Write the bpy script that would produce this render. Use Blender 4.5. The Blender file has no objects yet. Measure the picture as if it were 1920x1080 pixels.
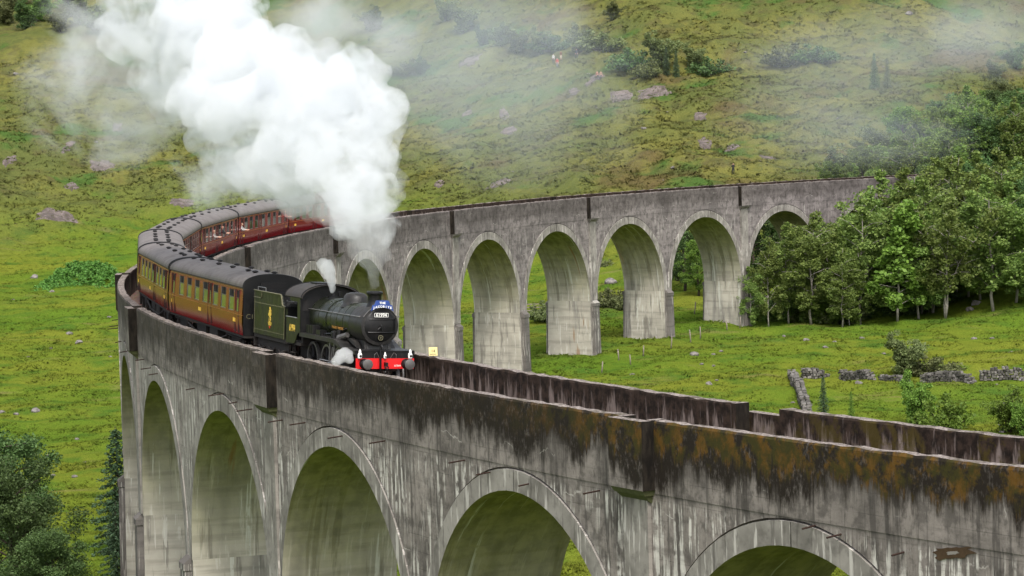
import bpy, bmesh, math, random
import numpy as np
from mathutils import Vector, Matrix
from mathutils.bvhtree import BVHTree
R_ = math.radians
rnd = random.Random(7)
nr = np.random.default_rng(11)
SC = bpy.context.scene
COL = SC.collection

# ------------------------------------------------------------------ camera, sky, sun, exposure
PIT, ROLL, FPX, CAMZ = -0.07972, -0.02787, 5907.4, 11.853
cam_d = bpy.data.cameras.new('camera'); cam = bpy.data.objects.new('camera', cam_d); COL.objects.link(cam)
cam_d.sensor_width = 36.0; cam_d.lens = 36.0*FPX/1920.0; cam_d.clip_start = 0.5; cam_d.clip_end = 6000
FW = np.array([0, math.cos(PIT), math.sin(PIT)]); _r = np.array([1., 0, 0]); _u = np.cross(_r, FW)
RT = _r*math.cos(ROLL)+_u*math.sin(ROLL); UP = _u*math.cos(ROLL)-_r*math.sin(ROLL)
m = Matrix(((RT[0], UP[0], -FW[0], 0), (RT[1], UP[1], -FW[1], 0), (RT[2], UP[2], -FW[2], CAMZ), (0, 0, 0, 1)))
cam.matrix_world = m
SC.camera = cam
SUN_EL, SUN_AZ = 54.0, 172.0        # degrees; azimuth from +Y towards +X (behind the camera)
wd = bpy.data.worlds.new("World"); SC.world = wd; wd.use_nodes = True
nt = wd.node_tree; bg = nt.nodes['Background']
sky = nt.nodes.new('ShaderNodeTexSky'); sky.sky_type = 'NISHITA'; sky.sun_disc = False
sky.sun_elevation = R_(SUN_EL); sky.sun_rotation = R_(SUN_AZ); sky.air_density = 1.0; sky.dust_density = 4.0; sky.ozone_density = 1.0
hsv = nt.nodes.new('ShaderNodeHueSaturation'); hsv.inputs['Saturation'].default_value = 0.42
nt.links.new(sky.outputs[0], hsv.inputs['Color']); nt.links.new(hsv.outputs[0], bg.inputs['Color'])
bg.inputs['Strength'].default_value = 0.15
sun_d = bpy.data.lights.new('sun', 'SUN'); sun_d.energy = 1.5; sun_d.angle = R_(12); sun_d.color = (1, .96, .9)
sun = bpy.data.objects.new('sun', sun_d); COL.objects.link(sun)
sd = Vector((math.sin(R_(SUN_AZ))*math.cos(R_(SUN_EL)), math.cos(R_(SUN_AZ))*math.cos(R_(SUN_EL)), math.sin(R_(SUN_EL))))
sun.rotation_euler = (-sd).to_track_quat('-Z', 'Y').to_euler()
SC.view_settings.view_transform = 'Standard'; SC.view_settings.look = 'None'
SC.view_settings.exposure = 1.0; SC.view_settings.gamma = 1.0
SC.cycles.use_denoising = True
SC.cycles.max_bounces = 10; SC.cycles.diffuse_bounces = 3; SC.cycles.glossy_bounces = 3
SC.cycles.transparent_max_bounces = 12; SC.cycles.transmission_bounces = 4; SC.cycles.volume_bounces = 8

# ------------------------------------------------------------------ node helper
class NT:
    def __init__(s, name):
        s.m = bpy.data.materials.new(name); s.m.use_nodes = True; s.t = s.m.node_tree
        s.b = s.t.nodes['Principled BSDF']; s.o = s.t.nodes['Material Output']
    def n(s, ty): return s.t.nodes.new(ty)
    def l(s, a, b): s.t.links.new(a, b)
    def put(s, sock, v):
        if isinstance(v, bpy.types.NodeSocket): s.l(v, sock)
        elif isinstance(v, (tuple, list)) and len(v) == 3 and sock.type == 'RGBA': sock.default_value = (*v, 1)
        else: sock.default_value = v
    def coord(s, kind='Object'): return s.n('ShaderNodeTexCoord').outputs[kind]
    def map(s, v, scale=(1, 1, 1), loc=(0, 0, 0)):
        k = s.n('ShaderNodeMapping'); k.inputs['Scale'].default_value = scale; k.inputs['Location'].default_value = loc
        s.l(v, k.inputs['Vector']); return k.outputs[0]
    def noise(s, v, scale, detail=4, rough=.55, dist=0):
        k = s.n('ShaderNodeTexNoise'); s.l(v, k.inputs['Vector']); k.inputs['Scale'].default_value = scale
        k.inputs['Detail'].default_value = detail; k.inputs['Roughness'].default_value = rough; k.inputs['Distortion'].default_value = dist
        return k.outputs['Fac']
    def voro(s, v, scale, feat='F1', out='Distance'):
        k = s.n('ShaderNodeTexVoronoi'); k.feature = feat; s.l(v, k.inputs['Vector']); k.inputs['Scale'].default_value = scale; return k.outputs[out]
    def math(s, op, a, b=0.0, clamp=False):
        k = s.n('ShaderNodeMath'); k.operation = op; k.use_clamp = clamp; s.put(k.inputs[0], a); s.put(k.inputs[1], b); return k.outputs[0]
    def step(s, v, lo, hi, a=0., b=1.):
        k = s.n('ShaderNodeMapRange'); k.interpolation_type = 'SMOOTHSTEP'; s.put(k.inputs[0], v)
        s.put(k.inputs[1], lo); s.put(k.inputs[2], hi); k.inputs[3].default_value = a; k.inputs[4].default_value = b; return k.outputs[0]
    def mix(s, f, a, b, mode='MIX'):
        k = s.n('ShaderNodeMix'); k.data_type = 'RGBA'; k.blend_type = mode
        s.put(k.inputs[0], f); s.put(k.inputs[6], a); s.put(k.inputs[7], b); return k.outputs[2]
    def ramp(s, f, stops):
        k = s.n('ShaderNodeValToRGB'); e = k.color_ramp.elements
        while len(e) < len(stops): e.new(.5)
        for i, (p, c) in enumerate(stops): e[i].position = p; e[i].color = (*c, 1)
        s.l(f, k.inputs[0]); return k.outputs[0]
    def sep(s, v):
        k = s.n('ShaderNodeSeparateXYZ'); s.l(v, k.inputs[0]); return k.outputs
    def bump(s, h, strength=.5, dist=.05):
        k = s.n('ShaderNodeBump'); k.inputs['Strength'].default_value = strength; k.inputs['Distance'].default_value = dist
        s.l(h, k.inputs['Height']); s.l(k.outputs[0], s.b.inputs['Normal'])
    def upnormal(s, f):
        # thin blades take most of their shading from the open sky above, like the sward they stand in
        g = s.n('ShaderNodeNewGeometry').outputs['Normal']; k = s.n('ShaderNodeMix'); k.data_type = 'VECTOR'; k.inputs[0].default_value = f
        s.l(g, k.inputs[4]); k.inputs[5].default_value = (0, -.15, 1); v = s.n('ShaderNodeVectorMath'); v.operation = 'NORMALIZE'; s.l(k.outputs[1], v.inputs[0]); s.l(v.outputs[0], s.b.inputs['Normal'])
    def done(s, col, rough=.8, spec=.3, **kw):
        s.put(s.b.inputs['Base Color'], col); s.put(s.b.inputs['Roughness'], rough); s.b.inputs['Specular IOR Level'].default_value = spec
        for k, v in kw.items(): s.put(s.b.inputs[k.replace('_', ' ')], v)
        return s.m

def paint(name, col, rough=.4, spec=.5, dirt=.35, coat=0., metal=0., dirtcol=(.05, .04, .03), sc=2.0):
    k = NT(name); c = k.coord()
    a = k.noise(c, sc, 5, .65); b = k.noise(k.map(c, (sc*4, sc*4, sc*.5)), 1.5, 3)
    f = k.math('MULTIPLY', k.step(k.math('ADD', k.math('MULTIPLY', a, .6), k.math('MULTIPLY', b, .4)), .42, .68), dirt)
    k.bump(k.noise(c, sc*5, 3), .08, .02)
    return k.done(k.mix(f, col, dirtcol), k.math('ADD', k.math('MULTIPLY', f, .45), rough), spec, Coat_Weight=coat, Coat_Roughness=.06, Metallic=metal)

def plain(name, col, rough=.6, spec=.4, **kw):
    k = NT(name); c = k.coord(); a = k.noise(c, 6, 3)
    return k.done(k.mix(k.step(a, .3, .7), tuple(x*.85 for x in col), tuple(min(1, x*1.12) for x in col)), rough, spec, **kw)

# ------------------------------------------------------------------ mesh helper
class MB:
    def __init__(s): s.v = []; s.f = []; s.mi = []; s.uv = []
    def add(s, vs, fs, mi=0, uvs=None):
        o = len(s.v); s.v.extend([tuple(map(float, p)) for p in vs])
        for i, f in enumerate(fs):
            s.f.append([o+j for j in f]); s.mi.append(mi if isinstance(mi, int) else mi[i])
            s.uv.append(uvs[i] if uvs else None)
        return s
    def quad(s, a, b, c, d, mi=0, uv=None): return s.add([a, b, c, d], [(0, 1, 2, 3)], mi, [uv] if uv else None)
    def box(s, x0, x1, y0, y1, z0, z1, mi=0):
        return s.add([(x0, y0, z0), (x1, y0, z0), (x1, y1, z0), (x0, y1, z0), (x0, y0, z1), (x1, y0, z1), (x1, y1, z1), (x0, y1, z1)],
              [(0, 3, 2, 1), (4, 5, 6, 7), (0, 1, 5, 4), (1, 2, 6, 5), (2, 3, 7, 6), (3, 0, 4, 7)], mi)
    def tube(s, pts, rad, n=8, mi=0, cap=True):
        pts = [Vector(p) for p in pts]
        if not isinstance(rad, (list, tuple)): rad = [rad]*len(pts)
        vs = []; fs = []
        t0 = (pts[1]-pts[0]).normalized(); ref = Vector((0, 0, 1)) if abs(t0.z) < .9 else Vector((1, 0, 0))
        x = t0.cross(ref).normalized()
        for i, p in enumerate(pts):
            t = (pts[min(i+1, len(pts)-1)]-pts[max(i-1, 0)]).normalized()
            x = (x-t*x.dot(t)).normalized(); y = t.cross(x)
            for j in range(n):
                a = 2*math.pi*j/n; vs.append(p+(x*math.cos(a)+y*math.sin(a))*rad[i])
        for i in range(len(pts)-1):
            for j in range(n): fs.append((i*n+j, i*n+(j+1) % n, (i+1)*n+(j+1) % n, (i+1)*n+j))
        if cap: fs.append(tuple(range(n-1, -1, -1))); fs.append(tuple((len(pts)-1)*n+j for j in range(n)))
        return s.add(vs, fs, mi)
    def lathe(s, prof, axis='z', n=24, c=(0, 0, 0), mi=0, a0=0., a1=2*math.pi):
        # prof: (radius, height) pairs along the axis
        vs = []; fs = []; full = abs(a1-a0-2*math.pi) < 1e-6; m_ = n if full else n+1
        for r, h in prof:
            for j in range(m_):
                a = a0+(a1-a0)*j/n; p, q = r*math.cos(a), r*math.sin(a)
                vs.append({'z': (c[0]+p, c[1]+q, c[2]+h), 'x': (c[0]+h, c[1]+p, c[2]+q), 'y': (c[0]+q, c[1]+h, c[2]+p)}[axis])
        for i in range(len(prof)-1):
            for j in range(n): fs.append((i*m_+j, i*m_+(j+1) % m_, (i+1)*m_+(j+1) % m_, (i+1)*m_+j))
        return s.add(vs, fs, mi)
    def prism(s, poly, y0, y1, mi=0, plane='xz'):
        # polygon in the plane, extruded along the remaining axis from y0 to y1
        def P(p, y): return {'xz': (p[0], y, p[1]), 'yz': (y, p[0], p[1]), 'xy': (p[0], p[1], y)}[plane]
        n = len(poly); vs = [P(p, y0) for p in poly]+[P(p, y1) for p in poly]
        fs = [tuple(range(n)), tuple(range(2*n-1, n-1, -1))]+[(i, i+n, (i+1) % n+n, (i+1) % n) for i in range(n)]
        return s.add(vs, fs, mi)
    def obj(s, name, mats, parent=None, smooth=False, fixn=True):
        me = bpy.data.meshes.new(name); me.from_pydata(s.v, [], s.f); 
        mats = mats if isinstance(mats, (list, tuple)) else [mats]
        for x in mats: me.materials.append(x)
        me.polygons.foreach_set('material_index', s.mi)
        if any(u is not None for u in s.uv):
            ul = me.uv_layers.new(name='UVMap'); flat = []
            for f, u in zip(s.f, s.uv):
                for i in range(len(f)): flat.extend(u[i] if u else (0., 0.))
            ul.data.foreach_set('uv', flat)
        if smooth is True: me.polygons.foreach_set('use_smooth', [True]*len(s.f))
        me.update()
        if fixn and len(s.f) < 60000:
            bm = bmesh.new(); bm.from_mesh(me); bmesh.ops.recalc_face_normals(bm, faces=bm.faces); bm.to_mesh(me); bm.free()
        if isinstance(smooth, float):
            me.polygons.foreach_set('use_smooth', [True]*len(s.f)); me.set_sharp_from_angle(angle=R_(smooth))
        return link(name, me, parent)
def link(name, me, parent=None):
    o = bpy.data.objects.new(name, me); COL.objects.link(o)
    if parent: o.parent = parent
    return o
def tag(o, label=None, cat=None, group=None, kind=None):
    if label: o['label'] = label
    if cat: o['category'] = cat
    if group: o['group'] = group
    if kind: o['kind'] = kind
    return o
def empty(name, loc=(0, 0, 0), rz=0., **kw):
    o = bpy.data.objects.new(name, None); COL.objects.link(o); o.location = loc; o.rotation_euler = (0, 0, rz); o.empty_display_size = .5
    return tag(o, **kw)
def copy_tree(o, parent=None):
    c = o.copy(); COL.objects.link(c)
    if parent: c.parent = parent
    for ch in list(o.children): copy_tree(ch, c)
    return c

# ------------------------------------------------------------------ places
CX, CY, RAD, TH0, DTH, W, ZC, G = 218.6496, 212.6042, 241.0, 3.66614, -0.0701245, 2.4376, -3.158, -0.34
PITCH = RAD*-DTH                      # spacing of the arches along the curve
def PA(a, s, z=0.):                   # point at arc length a from arch 0, s out from the centre line, z over the parapet line
    k = a/PITCH; t = TH0+k*DTH
    return (CX+(RAD+s)*math.cos(t), CY+(RAD+s)*math.sin(t), z+G*k)
def vnoise(x, y, seed):
    xi = np.floor(x).astype(np.int64); yi = np.floor(y).astype(np.int64); fx = x-xi; fy = y-yi
    fx = fx*fx*(3-2*fx); fy = fy*fy*(3-2*fy)
    def h(a, b):
        n = (a*374761393+b*668265263+seed*1442695041) & 0xffffffff
        n = ((n ^ (n >> 13))*1274126177) & 0xffffffff
        return ((n ^ (n >> 16)) & 0xffff)/65535.0
    return (h(xi, yi)*(1-fx)+h(xi+1, yi)*fx)*(1-fy)+(h(xi, yi+1)*(1-fx)+h(xi+1, yi+1)*fx)*fy
def fbm(x, y, sc, seed, octv=3, gain=.5):
    v = 0; a = 1; tot = 0
    for i in range(octv): v = v+a*(vnoise(x/sc*2**i, y/sc*2**i, seed+i)-.5); tot += a; a *= gain
    return v/tot*2
def sst(e0, e1, x): t = np.clip((x-e0)/(e1-e0), 0, 1); return t*t*(3-2*t)
def height(x, y):
    x = np.asarray(x, float); y = np.asarray(y, float)
    toe = 376+80*sst(30, -55, x)+18*fbm(x, y*0+3., 60, 5, 2)
    t = np.clip(y-toe, 0, None)
    hill = np.where(t < 40, t*t/80*.14, .14*(t-20)) + .20*np.clip(t-235, 0, None)
    hill = np.where(hill > 130, 130+(hill-130)*.3, hill)
    flat = -21.4 + .6*fbm(x, y, 45, 21, 2)
    near = np.maximum(31.5*sst(48, 2, y), 21*sst(1, 16, x-.168*y)*sst(118, 70, y)*sst(-20, 0, y))
    z = flat+hill+near
    hm = sst(0, 60, t)
    z = z + hm*(3.4*fbm(x, y, 70, 31, 3)+2.5*fbm(x, y, 19, 41, 3)) + (.5+.55*hm)*fbm(x, y, 5.5, 51, 2) + (.2+.16*hm)*fbm(x, y, 1.7, 61, 2)
    # ground meets the foot of the far embankment
    z = z + 4.5*sst(40, 64, x)*sst(335, 368, y)*sst(470, 400, y) + 6*sst(46, 74, x)*sst(372, 402, y)*sst(500, 430, y)
    return z
def hz(x, y): return float(height(np.array([x]), np.array([y]))[0])
def ray(u, v):
    d = FW+RT*(u-960)/FPX+UP*(540-v)/FPX; return d/d[1]
def ground(u, v, y0=150., y1=900.):   # where the sight line over a spot of the valley meets the terrain
    d = ray(u, v); Y = np.arange(y0, y1, .5); P = d[None]*Y[:, None]; z = P[:, 2]+CAMZ
    below = np.nonzero(z < height(P[:, 0], P[:, 1]))[0]
    i = below[0] if len(below) else len(Y)-1
    x, y = P[i, 0], P[i, 1]; return (float(x), float(y), hz(x, y))
# ------------------------------------------------------------------ terrain
def terrain():
    def axis(lo, hi, st, out0, out1):
        mid = np.arange(lo, hi, st); a = [hi]; d = st
        while a[-1] < out1: d *= 1.18; a.append(a[-1]+d)
        b = [lo]; d = st
        while b[-1] > out0: d *= 1.18; b.append(b[-1]-d)
        return np.concatenate([b[:0:-1], mid, a])
    xs = axis(-112, 122, .62, -1800, 1800); ys = axis(165, 690, .62, -700, 2600)
    X, Y = np.meshgrid(xs, ys); Z = height(X, Y)
    nx, ny = len(xs), len(ys)
    co = np.stack([X, Y, Z], -1).reshape(-1, 3)
    i = np.arange(nx*ny).reshape(ny, nx)
    q = np.stack([i[:-1, :-1], i[:-1, 1:], i[1:, 1:], i[1:, :-1]], -1).reshape(-1, 4)
    me = bpy.data.meshes.new('ground'); me.vertices.add(len(co)); me.vertices.foreach_set('co', co.ravel())
    me.loops.add(q.size); me.loops.foreach_set('vertex_index', q.ravel()); me.polygons.add(len(q))
    me.polygons.foreach_set('loop_start', np.arange(0, q.size, 4)); me.polygons.foreach_set('loop_total', np.full(len(q), 4))
    me.polygons.foreach_set('use_smooth', np.ones(len(q), bool)); me.update(calc_edges=True)
    me.materials.append(M['ground'])
    tag(link('ground', me), kind='structure')

def grass_colour(k, c):
    # valley: bright green with yellow drifts; hillside: olive with brown heather and rushes
    sx, sy, sz = k.sep(c)
    h = k.step(k.math('ADD', sz, k.math('MULTIPLY', k.math('SUBTRACT', k.noise(c, .02, 3), .5), 14)), -21, -11)
    big = k.noise(c, .035, 4, .6); mid = k.noise(c, .22, 4, .6); fine = k.noise(c, 1.3, 4, .65)
    va = k.mix(k.step(big, .36, .64), (.078, .13, .014), (.122, .142, .018))
    va = k.mix(k.step(mid, .45, .72), va, (.05, .1, .014))
    va = k.mix(k.math('MULTIPLY', k.step(k.noise(k.map(c, (.6, 1.6, 1)), .16, 4, .65), .58, .72), .6), va, (.15, .13, .05))
    hi = k.mix(k.step(big, .36, .62), (.125, .122, .033), (.084, .098, .03))
    hi = k.mix(k.math('MULTIPLY', k.step(mid, .5, .64), .75), hi, (.075, .07, .03))
    hi = k.mix(k.math('MULTIPLY', k.step(k.noise(k.map(c, (1, .6, 1)), .42, 4, .6), .5, .62), .55), hi, (.062, .074, .027))
    hi = k.mix(k.step(k.noise(c, .06, 4, .6), .54, .64), hi, (.05, .092, .022))
    hi = k.mix(k.math('MULTIPLY', k.step(k.noise(k.map(c, (1, .7, 1), (40, 9, 0)), .045, 4, .6), .56, .66), .7), hi, (.085, .06, .03))
    col = k.mix(h, va, hi)
    col = k.mix(k.math('MULTIPLY', k.step(fine, .5, .75), .32), col, (.045, .05, .014))
    col = k.mix(k.math('MULTIPLY', k.step(fine, .45, .25), .4), col, (.16, .145, .03))
    return col, fine, mid
def mats_setting():
    k = NT('grass_ground'); c = k.coord(); col, fine, mid = grass_colour(k, c)
    k.bump(k.math('ADD', fine, k.noise(c, 4.5, 3)), .8, .25)
    M['ground'] = k.done(col, .95, 0.)
    k = NT('grass_blades'); c = k.coord(); col, fine, mid = grass_colour(k, c)
    ob = k.n('ShaderNodeNewGeometry'); rn = ob.outputs['Random Per Island']
    col = k.mix(k.step(rn, .0, 1.), k.mix(.0, col, (.04, .05, .014)), k.mix(.2, col, (.18, .19, .045)))
    k.upnormal(.8); M['blades'] = k.done(col, .9, .0)
    t_ = k.n('ShaderNodeBsdfTranslucent'); k.put(t_.inputs['Color'], col); x_ = k.n('ShaderNodeMixShader'); x_.inputs[0].default_value = .4; k.l(k.b.outputs[0], x_.inputs[1]); k.l(t_.outputs[0], x_.inputs[2]); k.l(x_.outputs[0], k.o.inputs[0])
    def face(name, moss, dark, white, base, vert=1.):
        k = NT(name); uv = k.coord('UV'); u, v, _ = k.sep(uv)
        n1 = k.noise(uv, .35, 5, .6); n2 = k.noise(uv, 1.6, 5, .62); n3 = k.noise(uv, 7, 3)
        col = k.mix(k.step(n1, .3, .7), tuple(x*.66 for x in base), tuple(x*1.35 for x in base))
        col = k.mix(k.math('MULTIPLY', k.step(n2, .47, .64), .7), col, tuple(x*.36 for x in base))
        col = k.mix(k.math('MULTIPLY', k.step(k.noise(k.map(uv, (1, .5, 1)), 5.5, 5, .7), .5, .66), .55), col, tuple(x*.4 for x in base))
        # board marks and pour lines
        bw = k.math('FRACT', k.math('MULTIPLY', k.math('ADD', v, k.math('MULTIPLY', n1, .05)), 1/.62))
        ln = k.math('MULTIPLY', k.step(bw, .06, .0), k.step(k.noise(k.map(uv, (.25, 1, 1)), 1.2, 3), .42, .6))
        col = k.mix(k.math('MULTIPLY', ln, .6), col, (.03, .028, .024))
        bu = k.math('FRACT', k.math('MULTIPLY', k.math('ADD', u, k.math('MULTIPLY', n1, .12)), 1/1.22))
        lu = k.math('MULTIPLY', k.step(bu, .035, .0), k.step(k.noise(k.map(uv, (1, .25, 1)), 1.0, 3), .5, .62))
        col = k.mix(k.math('MULTIPLY', lu, .5), col, (.035, .03, .027))
        # dark run-off streaks below the parapet
        st = k.noise(k.map(uv, (1, .14, 1)), 2.6, 6, .72); st2 = k.noise(k.map(uv, (1, .06, 1), (5, 0, 0)), 2.8, 4, .65)
        fade = k.step(v, -16, -3.0); 
        col = k.mix(k.math('MULTIPLY', k.math('MULTIPLY', k.step(st2, .5, .64), fade), .7*vert), col, (.045, .04, .036))
        # lime: runs below the string line, crusts along cracks
        run = k.noise(k.map(uv, (1, .07, 1), (9, 3, 0)), 4.6, 5, .68)
        zone = k.math('MULTIPLY', k.step(v, -2.35, -2.75), k.step(v, -17, -5))
        wh = k.math('MULTIPLY', k.math('MULTIPLY', k.step(run, .57-.05*white, .63-.03*white), zone), k.math('MULTIPLY', k.step(k.noise(uv, .3, 3), .34, .52), k.step(k.noise(uv, 1.9, 3), .34, .48)))
        col = k.mix(k.math('MULTIPLY', wh, .25+.65*vert), col, (.6, .57, .52))
        hb_ = k.noise(k.map(uv, (.14, 1.3, 1), (1, 5, 0)), 1.6, 5, .65)
        col = k.mix(k.math('MULTIPLY', k.step(hb_, .5, .64), .42), col, tuple(x*.45 for x in base))
        wob = k.math('ADD', v, k.math('MULTIPLY', k.math('SUBTRACT', k.noise(k.map(uv, (.5, .5, 1)), 1.3, 5, .6), .5), 1.5))
        cr = k.math('MULTIPLY', k.step(k.math('ABSOLUTE', k.math('SUBTRACT', k.math('FRACT', k.math('MULTIPLY', wob, 1/1.15)), .5)), .028, .008), k.step(k.noise(k.map(uv, (.5, 1, 1), (3, 3, 0)), .9, 4), .55, .63))
        wo2 = k.math('ADD', u, k.math('MULTIPLY', k.math('SUBTRACT', k.noise(uv, .9, 5, .6), .5), .7))
        cr2 = k.math('MULTIPLY', k.step(k.math('ABSOLUTE', k.math('SUBTRACT', k.math('FRACT', k.math('MULTIPLY', wo2, 1/1.7)), .5)), .016, .004), k.step(k.noise(k.map(uv, (1, .6, 1), (7, 1, 0)), .9, 4), .55, .63))
        cr = k.math('MAXIMUM', cr, cr2)
        col = k.mix(k.math('MULTIPLY', cr, .75), col, (.42, .39, .355))
        if moss: col = k.mix(k.math('MULTIPLY', k.math('MULTIPLY', k.step(u, 30, 70), k.step(v, -2.3, -2.8)), k.step(st2, .4, .56, 0., .5)), col, (.4, .375, .335))
        # soot and moss hanging from the top edge
        edge = k.math('ADD', v, k.math('ADD', k.math('MULTIPLY', k.math('SUBTRACT', st, .5), 2.4), k.math('ADD', k.math('MULTIPLY', k.math('SUBTRACT', n1, .5), 1.6), k.math('MULTIPLY', k.math('SUBTRACT', k.noise(k.map(uv, (1, .4, 1)), .22, 3), .5), 3.2))))
        dk = k.math('MULTIPLY', k.step(edge, -1.9, -1.1), k.math('MULTIPLY', k.step(u, 50, 25, .72, 1.), dark))
        dk = k.math('MULTIPLY', dk, k.step(k.math('ADD', k.math('MULTIPLY', n2, .4), k.math('MULTIPLY', k.noise(k.map(uv, (1, .45, 1)), 9, 4, .7), .6)), .36, .5, .66, 1.))
        col = k.mix(dk, col, (.016, .0115, .008))
        if moss:
            mz = k.step(k.math('ADD', v, k.math('MULTIPLY', k.math('SUBTRACT', st, .5), 3.0)), -1.25, -.7)
            mu = k.math('MULTIPLY', k.step(u, 20, 8, .12, 1.), k.step(u, -24, -14, .3, 1.))
            mo = k.math('MULTIPLY', k.math('MULTIPLY', mz, mu), k.step(k.noise(uv, .9, 5, .7), .42, .53))
            col = k.mix(k.math('MULTIPLY', mo, .85), col, k.mix(k.step(n2, .36, .6), (.115, .056, .006), (.04, .035, .006)))
        k.bump(k.math('ADD', n2, k.math('MULTIPLY', n3, .5)), .35, .05)
        return k.done(col, .9, .2)
    M['outer'] = face('weathered_concrete_mossy', True, 1.0, 1.4, (.205, .18, .162))
    M['inner'] = face('weathered_concrete_grey', False, .62, .5, (.195, .172, .165), .22)
    # light concrete of piers and undersides: u across, v height
    def under(name, base, green):
        k = NT(name); uv = k.coord('UV'); u, v, _ = k.sep(uv)
        n1 = k.noise(uv, .3, 5, .6); n2 = k.noise(uv, 1.4, 5, .65)
        col = k.mix(k.step(n1, .3, .7), tuple(x*.8 for x in base), tuple(x*1.2 for x in base))
        lay = k.noise(k.map(uv, (.12, 1.6, 1)), 1.4, 5, .6)
        col = k.mix(k.math('MULTIPLY', k.step(lay, .48, .64), .45), col, tuple(x*.45 for x in base))
        run = k.noise(k.map(uv, (1, .09, 1), (3, 1, 0)), 1.6, 5, .65)
        col = k.mix(k.math('MULTIPLY', k.step(run, .53, .62), .6), col, (.095, .085, .073))
        col = k.mix(k.math('MULTIPLY', k.step(k.noise(k.map(uv, (1, .11, 1), (13, 2, 0)), 3.2, 5, .68), .56, .63), .6), col, (.5, .475, .425))
        if green: col = k.mix(k.math('MULTIPLY', k.step(k.noise(k.map(uv, (1, .2, 1), (6, 4, 0)), .45, 3), .52, .64), .5), col, (.1, .095, .09))
        if green:   # green bounce light painted over the arch, fading out below the springing
            gz = k.step(k.math('ADD', v, k.math('MULTIPLY', k.math('SUBTRACT', n1, .5), 5)), -12., -4.5)
            col = k.mix(k.math('MULTIPLY', gz, .88), col, k.mix(k.step(n2, .35, .65), (.25, .24, .095), (.135, .132, .045)))
        w_ = k.noise(k.map(uv, (1, .05, 1), (1, 7, 0)), 2.1, 5, .62)
        col = k.mix(k.math('MULTIPLY', k.math('MULTIPLY', k.step(w_, .6, .65), k.step(n2, .35, .5)), .65), col, (.5, .5, .44))
        o_ = k.noise(k.map(uv, (1, .12, 1), (2, 9, 0)), .9, 4)
        col = k.mix(k.math('MULTIPLY', k.step(o_, .66, .72), .7), col, (.2, .1, .035))
        k.bump(k.math('ADD', k.math('MULTIPLY', lay, .6), n2), .3, .05)
        return k.done(col, .9, .2)
    M['soffit'] = under('arch_underside_concrete', (.35, .325, .275), True)
    M['pier'] = under('pier_concrete', (.13, .118, .108), False)
    def ringm():
        k = NT('arch_ring_concrete'); uv = k.coord('UV'); u, v, _ = k.sep(uv)
        n1 = k.noise(uv, .5, 5, .6); n2 = k.noise(uv, 2.2, 5, .6)
        col = k.mix(k.step(n1, .3, .7), (.15, .138, .122), (.3, .278, .25))
        col = k.mix(k.math('MULTIPLY', k.step(n2, .5, .68), .5), col, (.1, .09, .08))
        run = k.noise(k.map(uv, (1, .12, 1)), 3.0, 4, .65)
        col = k.mix(k.math('MULTIPLY', k.step(run, .55, .63), .75), col, (.52, .49, .45))
        col = k.mix(k.math('MULTIPLY', k.step(k.noise(k.map(uv, (1, .1, 1), (4, 4, 0)), 2.2, 4), .54, .64), .6), col, (.07, .062, .055))
        k.bump(n2, .3, .04); return k.done(col, .9, .2)
    M['ring'] = ringm()
    def topm():
        k = NT('parapet_top'); c = k.coord(); n1 = k.noise(c, 1.2, 4); n2 = k.noise(c, 9, 4, .7)
        col = k.mix(k.step(n2, .35, .65), (.075, .062, .054), (.3, .26, .235))
        col = k.mix(k.math('MULTIPLY', k.step(n1, .52, .66), .7), col, (.05, .042, .022))
        k.bump(n2, .6, .06); return k.done(col, .95, .1)
    M['top'] = topm()
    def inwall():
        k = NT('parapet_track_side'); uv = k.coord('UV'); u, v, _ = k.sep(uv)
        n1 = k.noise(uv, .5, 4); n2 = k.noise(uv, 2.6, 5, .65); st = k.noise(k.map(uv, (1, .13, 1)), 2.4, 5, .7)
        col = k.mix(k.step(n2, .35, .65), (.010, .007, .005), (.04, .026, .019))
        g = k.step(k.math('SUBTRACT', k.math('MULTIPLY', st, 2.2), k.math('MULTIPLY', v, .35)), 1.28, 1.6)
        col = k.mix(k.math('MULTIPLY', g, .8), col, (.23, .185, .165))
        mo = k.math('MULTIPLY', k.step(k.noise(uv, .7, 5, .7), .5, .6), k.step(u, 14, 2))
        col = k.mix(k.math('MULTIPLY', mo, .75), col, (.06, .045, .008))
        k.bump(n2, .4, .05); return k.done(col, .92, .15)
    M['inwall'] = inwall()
    k = NT('sooty_concrete_return'); c = k.coord(); n = k.noise(k.map(c, (1, 1, .3)), 4, 5, .7)
    M['sootside'] = k.done(k.mix(k.step(n, .35, .7), (.007, .006, .005), (.026, .021, .016)), .9, .1)
    k = NT('ballast'); c = k.coord(); v = k.voro(c, 9, 'F1', 'Color'); n = k.noise(c, .5, 4)
    col = k.mix(k.step(n, .35, .65), (.12, .07, .05), (.19, .125, .1))
    k.bump(k.voro(c, 9), .9, .06)
    M['ballast'] = k.done(k.mix(.45, col, k.mix(1., v, (.3, .22, .18), 'MULTIPLY')), .95, .1)
    M['rust'] = plain('rusty_iron', (.03, .016, .012), .85, .2)
    M['rail'] = plain('worn_rail', (.16, .12, .1), .4, .5, Metallic=.6)
    M['sleeper'] = plain('oily_sleeper', (.035, .026, .02), .9)
    M['stone'] = None

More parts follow.
